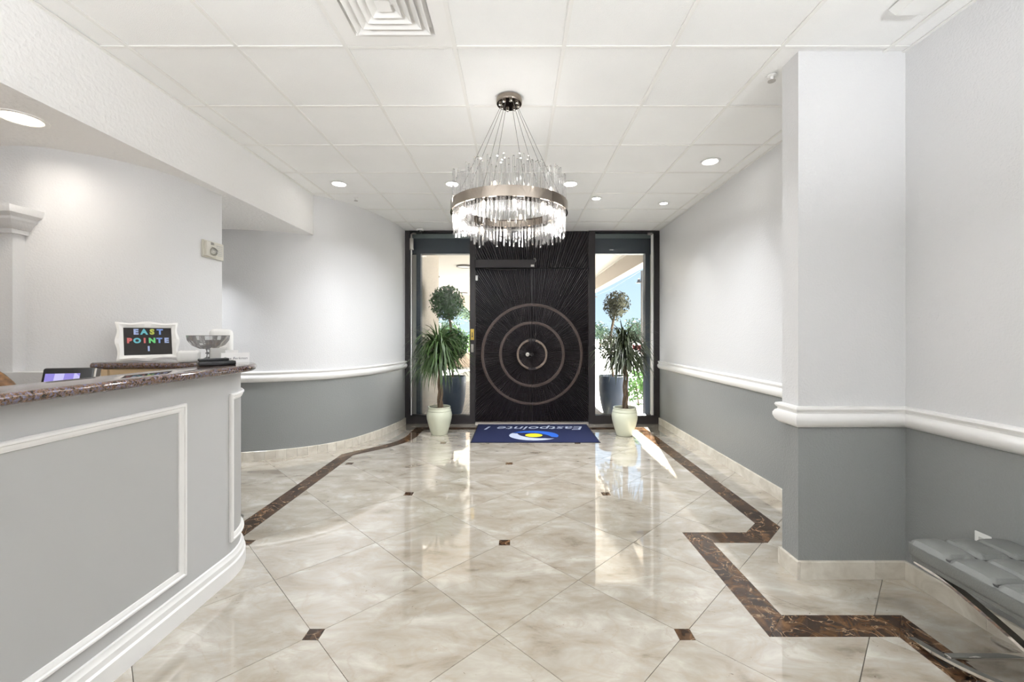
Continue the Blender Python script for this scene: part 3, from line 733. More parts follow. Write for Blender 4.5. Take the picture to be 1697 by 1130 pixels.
for R, N, dz in ((.378, 96, 0), (.345, 78, .0)):
    for k in range(N):
        a = 2 * PI * (k + rng.uniform(-.2, .2)) / N
        o = rodm if first else dup(rodm, t); first = False
        o.location = (R * math.cos(a), R * math.sin(a), 2.085 + rng.choice((-.035, -.02, 0, .01, .02, .03, .045)) + rng.uniform(-.01, .01) - (CH - .95))
        o.rotation_euler = (rng.uniform(-.02, .02), rng.uniform(-.02, .02), 0)
bm_ = MB().lathe([(0, -.03), (.006, -.027), (.009, -.015), (.009, .01), (.005, .02), (0, .02)], (0, 0, 0), 12).build('bulb', 'bulb', t, local=True, smooth=True); first = True
for zz, N, ph in ((2.285, 6, .3), (2.175, 12, .1)):
    for k in range(N):
        a = 2 * PI * k / N + ph; o = bm_ if first else dup(bm_, t); first = False
        o.location = (.36 * math.cos(a), .36 * math.sin(a), zz - (CH - .95))
        if zz < 2.2:
            ld = bpy.data.lights.new('chandelier_lamp', 'POINT'); ld.energy = 3.0 * LAMP; ld.shadow_soft_size = .03; ld.color = (1, .97, .94)
            lo = bpy.data.objects.new('lamp', ld); COL.objects.link(lo); lo.parent = t; lo.location = (.335 * math.cos(a + .13), .335 * math.sin(a + .13), zz - .01 - (CH - .95))

# ------------------------------------------------------------------ reception desk
def deskpath(k=14):
    p = [(-1.635, .25), (-1.635, 2.347)]; R = .453
    for i in range(1, k + 1):
        a = PI / 2 * i / k; p.append((-2.088 + R * math.cos(a), 2.347 + R * math.sin(a)))
    return p + [(-2.66, 2.80)]
DP = deskpath(); DV = [Vector(p) for p in DP]; DL = [0]
for i in range(1, len(DV)): DL.append(DL[-1] + (DV[i] - DV[i - 1]).length)
def dpt(s_, n):
    R = .453; s1 = 2.347 - .25; s2 = s1 + PI / 2 * R
    if s_ <= s1: return (-1.635 + n, .25 + s_)
    if s_ <= s2:
        a = (s_ - s1) / R; return (-2.088 + (R + n) * math.cos(a), 2.347 + (R + n) * math.sin(a))
    return (-2.088 - (s_ - s2), 2.80 + n)
desk = thing('reception_desk', 'long grey panelled reception desk with white mouldings and a rounded end', 'desk', (-1.75, 1.6, 0))
MB().sweep(DP, [(0, 0), (0, 1.166), (-.09, 1.166), (-.09, 0)]).build('front_panel', 'desk', desk, smooth=True)
MB().sweep(DP, [(0, 0), (.026, 0), (.026, .078), (.018, .086), (.018, .112), (.010, .122), (.008, .136), (0, .140)]).build('plinth', 'trim', desk, smooth=True)
MPROF = [(0, 0), (0, .012), (.006, .018), (.014, .018), (.018, .012), (.026, .012), (.032, .008), (.038, .006), (.040, 0)]
def moulding(s0, s1, z0, z1, ns):
    mb = MB(); rings = []
    for d, n in MPROF:
        a, b2, c, e = s0 + d, s1 - d, z0 + d, z1 - d
        loop = [(a + (b2 - a) * i / ns, c) for i in range(ns)] + [(b2, c + (e - c) * i / 4) for i in range(4)] + [(b2 - (b2 - a) * i / ns, e) for i in range(ns)] + [(a, e - (e - c) * i / 4) for i in range(4)]
        rings.append([(*dpt(s_, n), z) for s_, z in loop])
    n = len(rings[0])
    vs = [p for r in rings for p in r]; fs = []
    for i in range(len(rings) - 1):
        for k in range(n): fs.append((i * n + k, i * n + (k + 1) % n, (i + 1) * n + (k + 1) % n, (i + 1) * n + k))
    mb.add(vs, fs); return mb.build('panel_moulding', 'trim', desk, smooth=True)
moulding(.10, 2.062 - .25, .20, 1.048, 10); moulding(2.385 - .25, 3.25, .20, 1.048, 40)
mb = MB()
for s0, s1, k in ((.14, 2.062 - .29, 2), (2.425 - .25, 3.21, 24)):
    vs = []; fs = []
    for i in range(k + 1):
        x, y = dpt(s0 + (s1 - s0) * i / k, .0012); vs += [(x, y, .24), (x, y, 1.008)]
    for i in range(k): fs.append((2 * i, 2 * i + 2, 2 * i + 3, 2 * i + 1))
    mb.add(vs, fs)
mb.build('inset_panel', 'desk_in', desk, smooth=True, recalc=False)
MB().box(-2.60, -2.10, 2.655, 2.70, 1.05, 1.166).box(-2.62, -2.58, 2.64, 2.71, .7, 1.166).build('shelf_face', 'wood', desk)
MB().box(-2.10, -1.80, 2.46, 2.6, 1.0, 1.15).build('cubby_shade', 'dark', desk)  # solid block, its dark colour paints the shade of the shelf recess
MB().box(-2.5, -1.726, .25, 2.5, .72, .76).build('worktop', 'wood', desk)
MB().box(-2.48, -2.44, .3, 2.45, 0, .72).build('pedestal', 'desk_in', desk)
# granite ledge, bullnose both sides
bn = [(.085 - .02 + .02 * math.cos(a), 1.188 + .02 * math.sin(a)) for a in [(-PI / 2 + PI * i / 8) for i in range(9)]]
bi_ = [(-.165 + .02 - .02 * math.cos(a), 1.188 - .02 * math.sin(a)) for a in [(-PI / 2 + PI * i / 8) for i in range(9)]]
top = MB().sweep([(-1.635, .25)] + [dpt(s_, 0) for s_ in [2.09] + [2.097 + .7116 * i / 28 for i in range(29)]] + [(-2.685, 2.80)], bn + bi_)
tag(top.build('granite_countertop', 'granite', smooth=True), 'polished brown speckled granite ledge with painted blue-grey sheen on the reception desk', 'countertop')
ZT = 1.2085
# low wall beside the return
MB_ = MB().box(-3.02, -2.70, 2.44, 2.54, 0, 1.165)
struct(MB_.build('wall_low', 'wall'), 'low pale grey ledge against the wall behind the desk', 'wall')
# door casing with crown at the far left
t = struct(thing('door_2', 'x', None, (-3.4, 2.5, 0)), 'pale grey door casing with crown moulding at the far left', 'door')
MB().box(-4.1, -2.985, 2.48, 2.55, 0, 2.02).build('casing', 'wall', t)
mbp = [(0, 1.985), (.02, 1.985), (.02, 2.01), (.03, 2.015), (.045, 2.045), (.06, 2.06), (.06, 2.075), (.085, 2.095), (.09, 2.12), (.09, 2.135), (0, 2.14)]
MB().sweep([(-4.1, 2.48), (-2.985, 2.48), (-2.985, 2.60)], mbp).build('crown', 'wall', t, smooth=True)

# things on the ledge --------------------------------------------------
def ang_frame(loc, yaw, lean, name, label, cat):
    return thing(name, label, cat, loc, (lean, 0, yaw))
# picture frame: local x along, local z up, faces local -y
pf = ang_frame((-2.40, 2.735, ZT + .006), math.radians(50), math.radians(-12), 'picture_frame', 'white wavy picture frame with black board leaning on the ledge', 'picture frame')
W, Hh, ct = .315, .255, 0.128
def ring_pts(w_, h_, n, wav):
    o = []
    for k in range(4 * n):
        s_, i = divmod(k, n); f = i / n
        a, b2 = [((-1, -1), (1, -1)), ((1, -1), (1, 1)), ((1, 1), (-1, 1)), ((-1, 1), (-1, -1))][s_]
        x = (a[0] + (b2[0] - a[0]) * f) * w_ / 2; z = (a[1] + (b2[1] - a[1]) * f) * h_ / 2
        q = -wav * (1 - math.cos(4 * PI * f)) * .5 * (1 - .5 * math.sin(PI * f)) + wav * .35 * math.sin(PI * f) ** 6
        if s_ == 0: z -= q
        elif s_ == 2: z += q
        elif s_ == 1: x += q
        else: x -= q
        o.append((x, z + ct))
    return o
n = 24; outer = ring_pts(W, Hh, n, .013); inner = ring_pts(W - .075, Hh - .075, n, 0); mid = ring_pts(W - .03, Hh - .03, n, .006)
mb = MB(); NN = 4 * n
vs = [(x, 0, z) for x, z in outer] + [(x, -.012, z) for x, z in outer] + [(x, -.018, z) for x, z in mid] + [(x, -.010, z) for x, z in inner] + [(x, 0, z) for x, z in inner]
fs = [(i * NN + k, i * NN + (k + 1) % NN, ((i + 1) % 5) * NN + (k + 1) % NN, ((i + 1) % 5) * NN + k) for i in range(5) for k in range(NN)]
mb.add(vs, fs); mb.build('frame', 'trim', pf, smooth=True, local=True)
board = MB().box(-(W - .07) / 2, (W - .07) / 2, -.006, -.002, ct - (Hh - .07) / 2, ct + (Hh - .07) / 2).build('board', 'chalk', pf, local=True)
cols = ['c1', 'c2', 'c6', 'c3', 'c5', 'c2', 'c5', 'c4', 'c3', 'c1', 'c1']; ci = 0
for wd, zz, sp, size in (('EAST', .190, .040, .048), ('POINTE', .132, .037, .044), ('I', .078, .03, .042)):
    for i, ch in enumerate(wd):
        x = (i - (len(wd) - 1) / 2) * sp
        text_mesh(ch, size, .0008, 0, cols[ci % len(cols)], 'letter', board, (x, -.0075, zz), (PI / 2, 0, 0), bold=.0026); ci += 1
MB().box(-.03, .03, .0, .004, .02, .2).build('easel_back', 'chalk', pf, local=True)
# black pad
bp = thing('black_pad_holder', 'low black leather pad holder on the granite ledge', 'pad', (-1.725, 2.41, ZT), (0, 0, math.radians(43)))
MB().bbox(-.088, .088, -.04, .055, 0, .026, .006).build('body', 'black', bp, smooth=True, local=True)
MB().bbox(-.084, .06, .0, .05, .026, .040, .005).build('flap', 'black', bp, smooth=True, local=True)
# cut glass compote
cp = thing('glass_compote', 'cut crystal footed bowl on the granite ledge', 'bowl', (-2.07, 2.815, ZT))
def facet(prof, c, seg, amp):
    mb = MB().lathe(prof, c, seg)
    mb.v = [(c[0] + (x - c[0]) * (1 + amp * (i // len(prof) % 2)), c[1] + (y - c[1]) * (1 + amp * (i // len(prof) % 2)), z) for i, (x, y, z) in enumerate(mb.v)]; return mb
c0 = (-2.07, 2.815, ZT)
facet([(.0, .002), (.052, 0), (.054, .006), (.03, .016), (.012, .028)], c0, 24, .08).build('foot', 'cut', cp)
facet([(.012, .026), (.010, .045), (.018, .052), (.011, .060), (.013, .075), (.02, .082)], c0, 16, .12).build('stem', 'cut', cp)
facet([(.0, .078), (.045, .082), (.085, .105), (.108, .140), (.112, .172), (.104, .168), (.095, .142), (.07, .108), (.03, .092), (0, .09)], c0, 28, .07).build('bowl', 'cut', cp)
# name card
nc = thing('name_card', 'small white folded name card on the rounded desk end', 'card', (-1.785, 2.66, ZT), (0, 0, math.radians(34)))
MB().add([(-.075, -.02, 0), (.075, -.02, 0), (.075, .0, .062), (-.075, .0, .062), (-.075, .02, 0), (.075, .02, 0), (-.075, -.0185, 0), (.075, -.0185, 0), (.075, 0, .060), (-.075, 0, .060)],
         [(0, 1, 2, 3), (3, 2, 5, 4), (6, 9, 8, 7)]).build('card', 'paper', nc, local=True, recalc=False)
text_mesh('Dina Berkman', .022, 0, .25, 'ink', 'lettering', nc, (0, -.0125, .027), (math.radians(72), 0, 0))
bc = thing('paper_slip', 'small white paper slip tucked behind the name card', 'paper', (-1.835, 2.70, ZT), (0, 0, math.radians(34)))
MB().box(-.035, .035, -.001, .001, 0, .078).build('sheet', 'paper', bc, local=True)
# white tissue box, grey box, dispenser
tb = thing('tissue_box', 'white rounded tissue box beside the glass bowl', 'box', (-2.105, 2.69, ZT), (0, 0, .6))
MB().bbox(-.06, .06, -.045, .045, 0, .075, .018).build('carton', 'white', tb, smooth=True, local=True)
MB().bbox(-.035, .035, -.012, .012, .0735, .0765, .001).build('slot', 'greybox', tb, local=True)
gb = thing('plastic_file_box', 'pale grey plastic box behind the name card', 'box', (-1.935, 2.72, ZT), (0, 0, .6))
MB().bbox(-.045, .045, -.03, .035, 0, .09, .006).build('body', 'greybox', gb, smooth=True, local=True)
MB().box(-.030, .045, -.02, .025, .0895, .0905).build('opening_shade', 'dark', gb, local=True)  # flat dark sheet painting the shade inside the box
ds = thing('dispenser_stand', 'white rounded dispenser on a stand behind the glass bowl', 'dispenser', (-2.185, 3.1, 0), (0, 0, .62))
MB().bbox(-.072, .072, -.05, .05, 1.16, 1.425, .03).build('cover', 'white', ds, smooth=True, local=True)
MB().box(-.03, .03, -.0515, -.0495, 1.19, 1.21).build('slot', 'greybox', ds, local=True)
MB().tube([(0, 0, .01), (0, 0, 1.17)], .018, 10).build('pole', 'nickel', ds, smooth=True, local=True)
MB().lathe([(0, 0), (.14, 0), (.14, .008), (.03, .02), (0, .02)], (0, 0, 0), 32).build('base', 'nickel', ds, smooth=True, local=True)
# touchscreen on worktop
ts = thing('touch_terminal', 'small black touchscreen with purple display behind the desk', 'screen', (-2.235, 2.02, .775), (math.radians(-14), 0, math.radians(14)))
hs_ = MB().bbox(-.108, .108, -.012, .012, .20, .455, .01).build('housing', 'black', ts, smooth=True, local=True)
MB().box(-.092, .050, -.0135, -.0118, .24, .425).build('display', 'screen', hs_, local=True)
MB().bbox(.105, .116, -.013, .02, .2, .45, .003).build('side_strip', 'nickel', hs_, local=True)
MB().bbox(-.05, .05, .0, .05, .002, .23, .01).build('stand', 'black', ts, smooth=True, local=True)
MB().lathe([(0, -.002), (.006, -.002), (.006, .0), (0, .0)], (0, 0, 0), 12, T=Matrix.Translation((.076, -.0118, .37)) @ Matrix.Rotation(PI / 2, 4, 'X')).build('button', 'c3', hs_, local=True)
# chair behind the desk
chx = thing('desk_chair', 'brown mottled rounded chair back behind the desk', 'chair', (-2.80, 2.15, 0))
def cpt(x, y, z): return (-2.80 + x, 2.15 + y, z)
arcp = [cpt(.235 * math.cos(a), .02 - .06 * math.sin(a), 1.0 + .23 * math.sin(a)) for a in [PI * i / 16 for i in range(17)]]
MB().tube(arcp, .03, 10).build('top_rail', 'rattan', chx, smooth=True)
mb = MB(); vs = [cpt(.2 * math.cos(a), .03 - .06 * math.sin(a), 1.0 + .2 * math.sin(a)) for a in [PI * i / 16 for i in range(17)]]
vs = [cpt(-.2, .0, .50), cpt(.2, .0, .50)] + vs; mb.add(vs, [tuple(range(len(vs)))]); mb.add([(x, y - .03, z) for x, y, z in vs], [tuple(range(len(vs)))])
mb.build('backrest', 'rattan', chx)
MB().bbox(-3.02, -2.58, 1.70, 2.16, .43, .5, .02).build('seat', 'rattan', chx, smooth=True)
for sx_, sy_ in ((-.19, -.40), (.19, -.40), (-.19, -.02), (.19, -.02)): MB().tube([cpt(sx_, sy_, 0), cpt(sx_, sy_, .45)], .018, 8).build('leg', 'black', chx, smooth=True)

# fire alarm on the curved wall
fa = thing('fire_alarm_strobe', 'off-white wall fire alarm with clear strobe on the curved wall', 'alarm', (-2.438, 3.345, 1.99), (0, 0, math.radians(87)))
MB().bbox(-.105, .105, -.022, .0, 0, .135, .006).build('plate', 'offwhite', fa, smooth=True, local=True)
fh_ = MB().bbox(-.100, .0, -.045, -.02, .008, .127, .008).build('housing', 'offwhite', fa, smooth=True, local=True)
MB().lathe([(.034, 0), (.032, .012), (.022, .022), (0, .027)], (0, 0, 0), 20, T=Matrix.Translation((-.035, -.043, .05)) @ Matrix.Rotation(PI / 2, 4, 'X')).build('strobe_lens', 'cut', fh_, smooth=True, local=True)
for k in range(6): MB().box(.015, .09, -.0245, -.021, .03 + k * .015, .036 + k * .015).build('grille_slot', 'greybox', fa, local=True)
MB().box(-.06, -.03, -.0465, -.044, .1, .12).build('marking', 'nickel', fh_, local=True)

# ------------------------------------------------------------------ bench
bn_ = thing('bench', 'grey tufted leather bench on crossed chrome legs by the right wall', 'bench', (1.985, 1.3, 0))
bx0, bx1, by0, by1 = 1.765, 2.205, .70, 1.895
cush = MB().bbox(bx0, bx1, by0, by1, .392, .454, .014).build('cushion', 'leather', bn_, smooth=True)
nxp, nyp = 3, 7; pw, pl = (bx1 - bx0) / nxp, (by1 - by0) / nyp
g = 10; vs = []; fs = []
for i in range(g + 1):
    for j in range(g + 1):
        u, v_ = 2 * i / g - 1, 2 * j / g - 1
        vs.append((u * pw / 2, v_ * pl / 2, .026 * ((1 - u ** 4) * (1 - v_ ** 4)) ** .4 - .010))
for i in range(g):
    for j in range(g):
        a = i * (g + 1) + j; fs.append((a, a + g + 1, a + g + 2, a + 1))
pan = MB().add(vs, fs).build('tufted_panel', 'leather', cush, smooth=True, local=True, recalc=False); first = True
for i in range(nxp):
    for j in range(nyp):
        o = pan if first else dup(pan, cush); first = False
        o.location = (bx0 + pw * (i + .5) - 1.985, by0 + pl * (j + .5) - 1.3, .460)
for i in range(1, nxp): MB().tube([(bx0 + pw * i, by0 + .012, .4545), (bx0 + pw * i, by1 - .012, .4545)], .0032, 6).build('seam_shade', 'piping', cush)  # dark tubes paint in the shade of the creases between panels
for j in range(1, nyp): MB().tube([(bx0 + .012, by0 + pl * j, .4545), (bx1 - .012, by0 + pl * j, .4545)], .0032, 6).build('seam_shade', 'piping', cush)
e = .004; loop = [(bx0 + .012, by0 + .012), (bx1 - .012, by0 + .012), (bx1 - .012, by1 - .012), (bx0 + .012, by1 - .012)]
MB().tube([(x, y, .4545) for x, y in loop], .0045, 6, closed=True).build('piping', 'piping', cush)
MB().bbox(bx0 + .01, bx1 - .01, by0 + .01, by1 - .01, .372, .394, .004).build('seat_base', 'leather', bn_)
def flatbar(pts, x, wd, th, nm):
    mb = MB(); vs = []; fs = []; n_ = len(pts)
    for i, (y, z) in enumerate(pts):
        a, b2 = pts[max(i - 1, 0)], pts[min(i + 1, n_ - 1)]; d = Vector((b2[0] - a[0], b2[1] - a[1])).normalized(); nn = Vector((-d.y, d.x)) * th / 2
        vs += [(x - wd / 2, y - nn.x, z - nn.y), (x + wd / 2, y - nn.x, z - nn.y), (x + wd / 2, y + nn.x, z + nn.y), (x - wd / 2, y + nn.x, z + nn.y)]
    for i in range(n_ - 1):
        for k in range(4): fs.append((4 * i + k, 4 * i + (k + 1) % 4, 4 * i + 4 + (k + 1) % 4, 4 * i + 4 + k))
    fs += [(3, 2, 1, 0), tuple(range(4 * n_ - 4, 4 * n_))]
    mb.add(vs, fs); return mb.build(nm, 'chrome', bn_, smooth=True)
A = catmull([(1.875, .370), (1.72, .354), (1.465, .278), (1.29, .19), (1.10, .10), (.90, .035), (.70, .006)], 5)
B = catmull([(1.90, .006), (1.747, .035), (1.571, .085), (1.29, .19), (1.10, .27), (.88, .350), (.71, .370)], 5)
for x in (1.795, 2.165):
    flatbar(A, x, .032, .012, 'leg'); flatbar(B, x - .001 if x < 2 else x + .001, .032, .012, 'leg')
MB().bbox(1.80, 2.16, 1.735, 1.765, .030, .046, .003).build('stretcher', 'chrome', bn_, smooth=True)
MB().bbox(1.80, 2.16, .835, .865, .030, .046, .003).build('stretcher', 'chrome', bn_, smooth=True)
MB().bbox(1.80, 2.16, 1.83, 1.86, .356, .372, .003).build('seat_rail', 'chrome', bn_, smooth=True)
# outlet
ot = thing('wall_outlet', 'white electrical outlet plate on the grey dado above the bench', 'outlet', (XR, 1.985, .40))
MB().bbox(XR - .007, XR, 1.95, 2.02, .33, .443, .003).build('plate', 'white', ot, smooth=True)
for z in (.365, .41): MB().box(XR - .009, XR - .006, 1.97, 2.0, z - .012, z + .012).build('socket', 'greybox', ot)

# ------------------------------------------------------------------ mat
mx0, mx1, my0, my1 = -.59, 1.075, 5.35, 6.44
mt = thing('door_mat', 'navy blue entrance mat with grey lettering and yellow centred emblem', 'mat', ((mx0 + mx1) / 2, (my0 + my1) / 2, 0))
MB().bbox(mx0, mx1, my0, my1, .0005, .006, .002).build('rubber_edge', 'matedge', mt)
MB().bbox(mx0 + .015, mx1 - .015, my0 + .015, my1 - .015, .003, .0095, .003).build('carpet', 'mat', mt)
def flat(nm, pts, z, mat_):
    MB().prism(pts, z - .002, z).build(nm, mat_, mt)
ex, ey = .245 - .01, 5.71
def ell(cx_, cy_, a, b2, t0=0, t1=2 * PI, n_=40): return [(cx_ + a * math.cos(t0 + (t1 - t0) * i / n_), cy_ + b2 * math.sin(t0 + (t1 - t0) * i / n_)) for i in range(n_ + (0 if t1 - t0 > 6.28 else 1))]
# two swooshes round the yellow oval
def swoosh(t0, t1, nm, mat_, flip):
    n_ = 30; vs = []; fs = []
    for i in range(n_ + 1):
        f = i / n_; t_ = t0 + (t1 - t0) * f
        thick = math.sin(PI * min(1, .08 + f * .92)) ** .6 * (.55 if f < .9 else .55 * (1 - f) / .1 + .02)
        for k in (1.0, 1 - thick):
            vs.append((ex + .335 * k * math.cos(t_), ey + .27 * k * math.sin(t_), .0103))
    for i in range(n_): fs.append((2 * i, 2 * i + 1, 2 * i + 3, 2 * i + 2))
    mb = MB().add(vs, fs)
    mb.build(nm, mat_, mt, recalc=False)
swoosh(math.radians(150), math.radians(322), 'emblem_lower_sweep', 'mprint_w', 1)
swoosh(math.radians(-22), math.radians(150), 'emblem_upper_sweep', 'mprint_b', 1)
flat('emblem_ring', ell(ex, ey + .005, .15, .135), .0108, 'mat'); flat('emblem_oval', ell(ex, ey + .005, .118, .10), .0112, 'mprint_y')
text_mesh('Eastpointe', .30, 0, .28, 'mprint_w', 'lettering', mt, (.365 - .245, 6.165 - (my0 + my1) / 2, .0105), (0, 0, PI), bold=.002)
text_mesh('I', .28, 0, .28, 'mprint_w', 'lettering', mt, (-.42 - .245 + .02, 6.165 - (my0 + my1) / 2, .0105), (0, 0, PI), bold=.003)

# ------------------------------------------------------------------ indoor plants
def dracaena(x, y, label, leafmat, seed, R, zc, nleaf=230):
    rng = random.Random(seed)
    t = thing('potted_dracaena', label, 'potted plant', (x, y, 0), group='potted plants beside the entrance')
    MB().lathe([(0, .006), (.10, .0), (.108, .004), (.118, .03), (.150, .13), (.172, .22), (.176, .27), (.170, .305), (.160, .325), (.164, .332), (.160, .342), (.150, .365), (.156, .378), (.152, .388), (.138, .384), (.134, .35), (0, .35)], (x, y, 0), 48).build('pot', 'celadon', t, smooth=True)
    MB().lathe([(0, .362), (.08, .360), (.136, .352)], (x, y, 0), 32).build('soil', 'soil', t, smooth=True)
    for k in range(3):      # braided stems
        pts = [(x + .012 + .022 * math.cos(k * 2.1 + z * 9) * (1.2 - z * .45), y + .022 * math.sin(k * 2.1 + z * 9) * (1.2 - z * .45), .34 + z) for z in [i * .035 for i in range(20)]]
        MB().tube(pts, [.019 - .008 * i / 19 for i in range(20)], 8).build('stem', 'bark', t, smooth=True)
    mb = MB()
    for k in range(nleaf):
        a = rng.uniform(0, 2 * PI); z0 = zc + rng.uniform(-.22, .16); r0 = rng.uniform(0, .10)
        p = Vector((x + r0 * math.cos(a), y + r0 * math.sin(a), z0)); el = rng.uniform(-.3, 1.25) * (1 if z0 > zc - .05 else .6)
        L = rng.uniform(.30, .56) * R / .36; d = Vector((math.cos(a) * math.cos(el), math.sin(a) * math.cos(el), math.sin(el)))
        side = Vector((-math.sin(a), math.cos(a), 0)); n_ = 7; w0 = rng.uniform(.008, .0135); ps = []; g_ = rng.uniform(.25, .75)
        if k % 16 == 0: g_ *= .3; L *= 1.15
        for i in range(n_ + 1):
            f = i / n_; ww = w0 * (.5 + 1.2 * f if f < .4 else .98 * (1 - (f - .4) / .6) ** .8 + .02)
            ps.append((p - side * ww, p + side * ww)); p = p + d * (L / n_); d = (d + Vector((0, 0, -g_))).normalized() if f > .12 else d
        o_ = len(mb.v); mb.v += [tuple(q) for pr in ps for q in pr]
        for i in range(n_): mb.f.append((o_ + 2 * i, o_ + 2 * i + 1, o_ + 2 * i + 3, o_ + 2 * i + 2)); mb.m.append(0)
    fo = mb.build('foliage', leafmat, t, smooth=True, recalc=False); fo['kind'] = 'stuff'
    return t
dracaena(-1.075, 5.83, 'dracaena with full green drooping leaves in celadon pot before the stucco pillar', 'leaf', 21, .37, 1.14, 620)
dracaena(1.487, 5.765, 'dracaena with thin dark leaves in celadon pot beside the sunlit window', 'leaf2', 33, .36, 1.17, 520)

# dome camera and conduit by the left jamb
dcx = thing('security_camera', 'small white dome security camera at the ceiling above the left sidelight', 'camera', (-1.47, 6.38, CH))
MB().lathe([(.055, 0), (.055, -.02), (.045, -.03), (0, -.03)], (-1.47, 6.38, CH), 24).build('mount', 'white', dcx, smooth=True)
MB().lathe([(.042, -.03), (.038, -.05), (.024, -.068), (0, -.075)], (-1.47, 6.38, CH), 24).build('dome', 'black', dcx, smooth=True)
cd = thing('wall_conduit', 'white metal conduit running down the left window jamb', 'conduit', (-1.64, 6.50, .13))
MB().tube([(-1.637, 6.515, .13), (-1.637, 6.515, 2.72)], .011, 10).build('pipe', 'white', cd, smooth=True)
MB().tube([(-1.637, 6.515, 2.86), (-1.635, 6.51, 2.94), (-1.60, 6.50, 2.955), (-1.56, 6.48, 2.94)], .014, 10).build('elbow', 'nickel', cd, smooth=True)
MB().bbox(-1.665, -1.60, 6.49, 6.53, 2.70, 2.88, .006).build('junction_box', 'nickel', cd, smooth=True)
cd2 = thing('blind_track', 'thin white vertical track at the right window jamb', 'track', (2.10, 6.50, .13))
MB().bbox(2.092, 2.128, 6.505, 6.53, .13, 2.95, .004).build('rail', 'trim', cd2, smooth=True)
MB().bbox(2.04, 2.11, 6.50, 6.53, 2.93, 2.965, .004).build('bracket', 'nickel', cd2, smooth=True)

# ------------------------------------------------------------------ outside planting
def leafball(mb, c, r, n_, size, rng, shell=.55, squash=1.0):
    c = Vector(c)
    for k in range(n_):
        d = Vector((rng.gauss(0, 1), rng.gauss(0, 1), rng.gauss(0, 1))).normalized()
        p = c + Vector((d.x, d.y, d.z * squash)) * r * (shell + (1 - shell) * rng.random() ** .5) * rng.uniform(.9, 1.06)
        nrm = (d + Vector((rng.uniform(-1, 1), rng.uniform(-1, 1), rng.uniform(-1, 1))) * .8).normalized()
        a = nrm.orthogonal().normalized(); a = Matrix.Rotation(rng.uniform(0, 6.28), 3, nrm) @ a; b2 = nrm.cross(a); s_ = size * rng.uniform(.7, 1.3)
        mb.add([p - a * s_, p - b2 * s_ * .5 + nrm * s_ * .1, p + a * s_, p + b2 * s_ * .5 + nrm * s_ * .1], [(0, 1, 2, 3)])
def topiary(x, y, label, mt_, seed, balls, pot):
    rng = random.Random(seed); t = thing('topiary_planter', label, 'potted plant', (x, y, -.02), group='topiary planters outside the door')
    pw_, ph = pot; k = 20; vs = []; fs = []; lv = [(.0, .68), (.03, .72), (.25, .86), (.5, .96), (.8, 1.0), (.97, 1.0), (1.0, .97), (1.0, .88), (.93, .86)]
    for zf, sc in lv:
        for i in range(32):
            a = 2 * PI * i / 32; ca, sa = math.cos(a), math.sin(a); q = (abs(ca) ** 4 + abs(sa) ** 4) ** -.25 * .5 + .5
            vs.append((x + ca * q * pw_ / 2 * sc * .93, y + sa * q * pw_ / 2 * sc * .93, -.02 + zf * ph))
    for j in range(len(lv) - 1):
        for i in range(32): fs.append((j * 32 + i, j * 32 + (i + 1) % 32, (j + 1) * 32 + (i + 1) % 32, (j + 1) * 32 + i))
    fs += [tuple(range(31, -1, -1)), tuple(range((len(lv) - 1) * 32, len(lv) * 32))]
    MB().add(vs, fs).build('planter', 'planter', t, smooth=True)
    zt = max(b2[2] for b2 in balls)
    MB().tube([(x, y, ph * .9), (balls[1][0], y, .95), (balls[1][0], y, 1.4), (balls[0][0], y, zt)], .022, 8).build('trunk', 'bark', t, smooth=True)
    for bx_, by_, bz_, br_, nn, sh in balls:
        mb = MB(); leafball(mb, (bx_, by_, bz_), br_, nn, .031, rng, sh); mb.build('leaf_ball', mt_, t, recalc=False)['kind'] = 'stuff'
topiary(-1.14, 7.5, 'blue-grey planter with dense green ball topiary beside the stucco pillar', 'box', 5, [(-1.24, 7.5, 1.95, .315, 2600, .2), (-1.16, 7.5, 1.20, .31, 2200, .2)], (.50, .66))
topiary(1.735, 7.5, 'blue-grey planter with sparse brownish ball topiary beside the hedge', 'box2', 6, [(1.79, 7.5, 1.93, .25, 950, .1), (1.69, 7.5, 1.15, .27, 420, .2), (1.76, 7.5, 1.70, .13, 80, .1)], (.55, .67))
rng = random.Random(9)
hd = thing('hedge_shrub', 'sunlit light green leafy shrub outside the right sidelight', 'shrub', (2.55, 8.4, -.02))
mb = MB()
for q in ((2.40, 8.3, .48), (2.80, 8.5, .55), (2.40, 8.5, .26), (2.75, 8.2, .25), (3.2, 8.5, .4)): leafball(mb, q, .33, 520, .035, rng, .3)
mb.build('foliage', 'hedge', hd, recalc=False)['kind'] = 'stuff'
for q in (-.1, .1, .3): MB().tube([(2.55 + q, 8.4, -.02), (2.55 + q * 1.6, 8.4, .4)], .015, 6).build('stem', 'bark', hd, smooth=True)
def tree(x, y, h, r, label, seed, mt_='tree', trunk=.12, n_=900, group='trees beyond the driveway'):
    rng = random.Random(seed); t = thing('tree', label, 'tree', (x, y, -.03), group=group)
    MB().tube([(x, y, -.03), (x + .1, y, h * .5), (x, y, h * .85)], [trunk, trunk * .8, trunk * .4], 8).build('trunk', 'bark', t, smooth=True)
    mb = MB()
    for k in range(6):
        a = rng.uniform(0, 6.28); q = rng.uniform(.2, .7) * r
        leafball(mb, (x + q * math.cos(a), y + q * math.sin(a), h - r * rng.uniform(.3, 1.0)), r * .62, n_ // 6, r * .085, rng, .3)
    mb.build('crown', mt_, t, recalc=False)['kind'] = 'stuff'
tree(-2.75, 24.5, 3.3, 1.0, 'slim tree seen through the arch above the ramp', 41)
tree(-2.85, 22, 1.7, .95, 'bright green bush seen behind the ramp wall', 42, 'hedge', .06, group='shrubs beyond the driveway')
tree(-4.6, 26, 2.3, 1.0, 'small tree half hidden behind the topiary', 43)
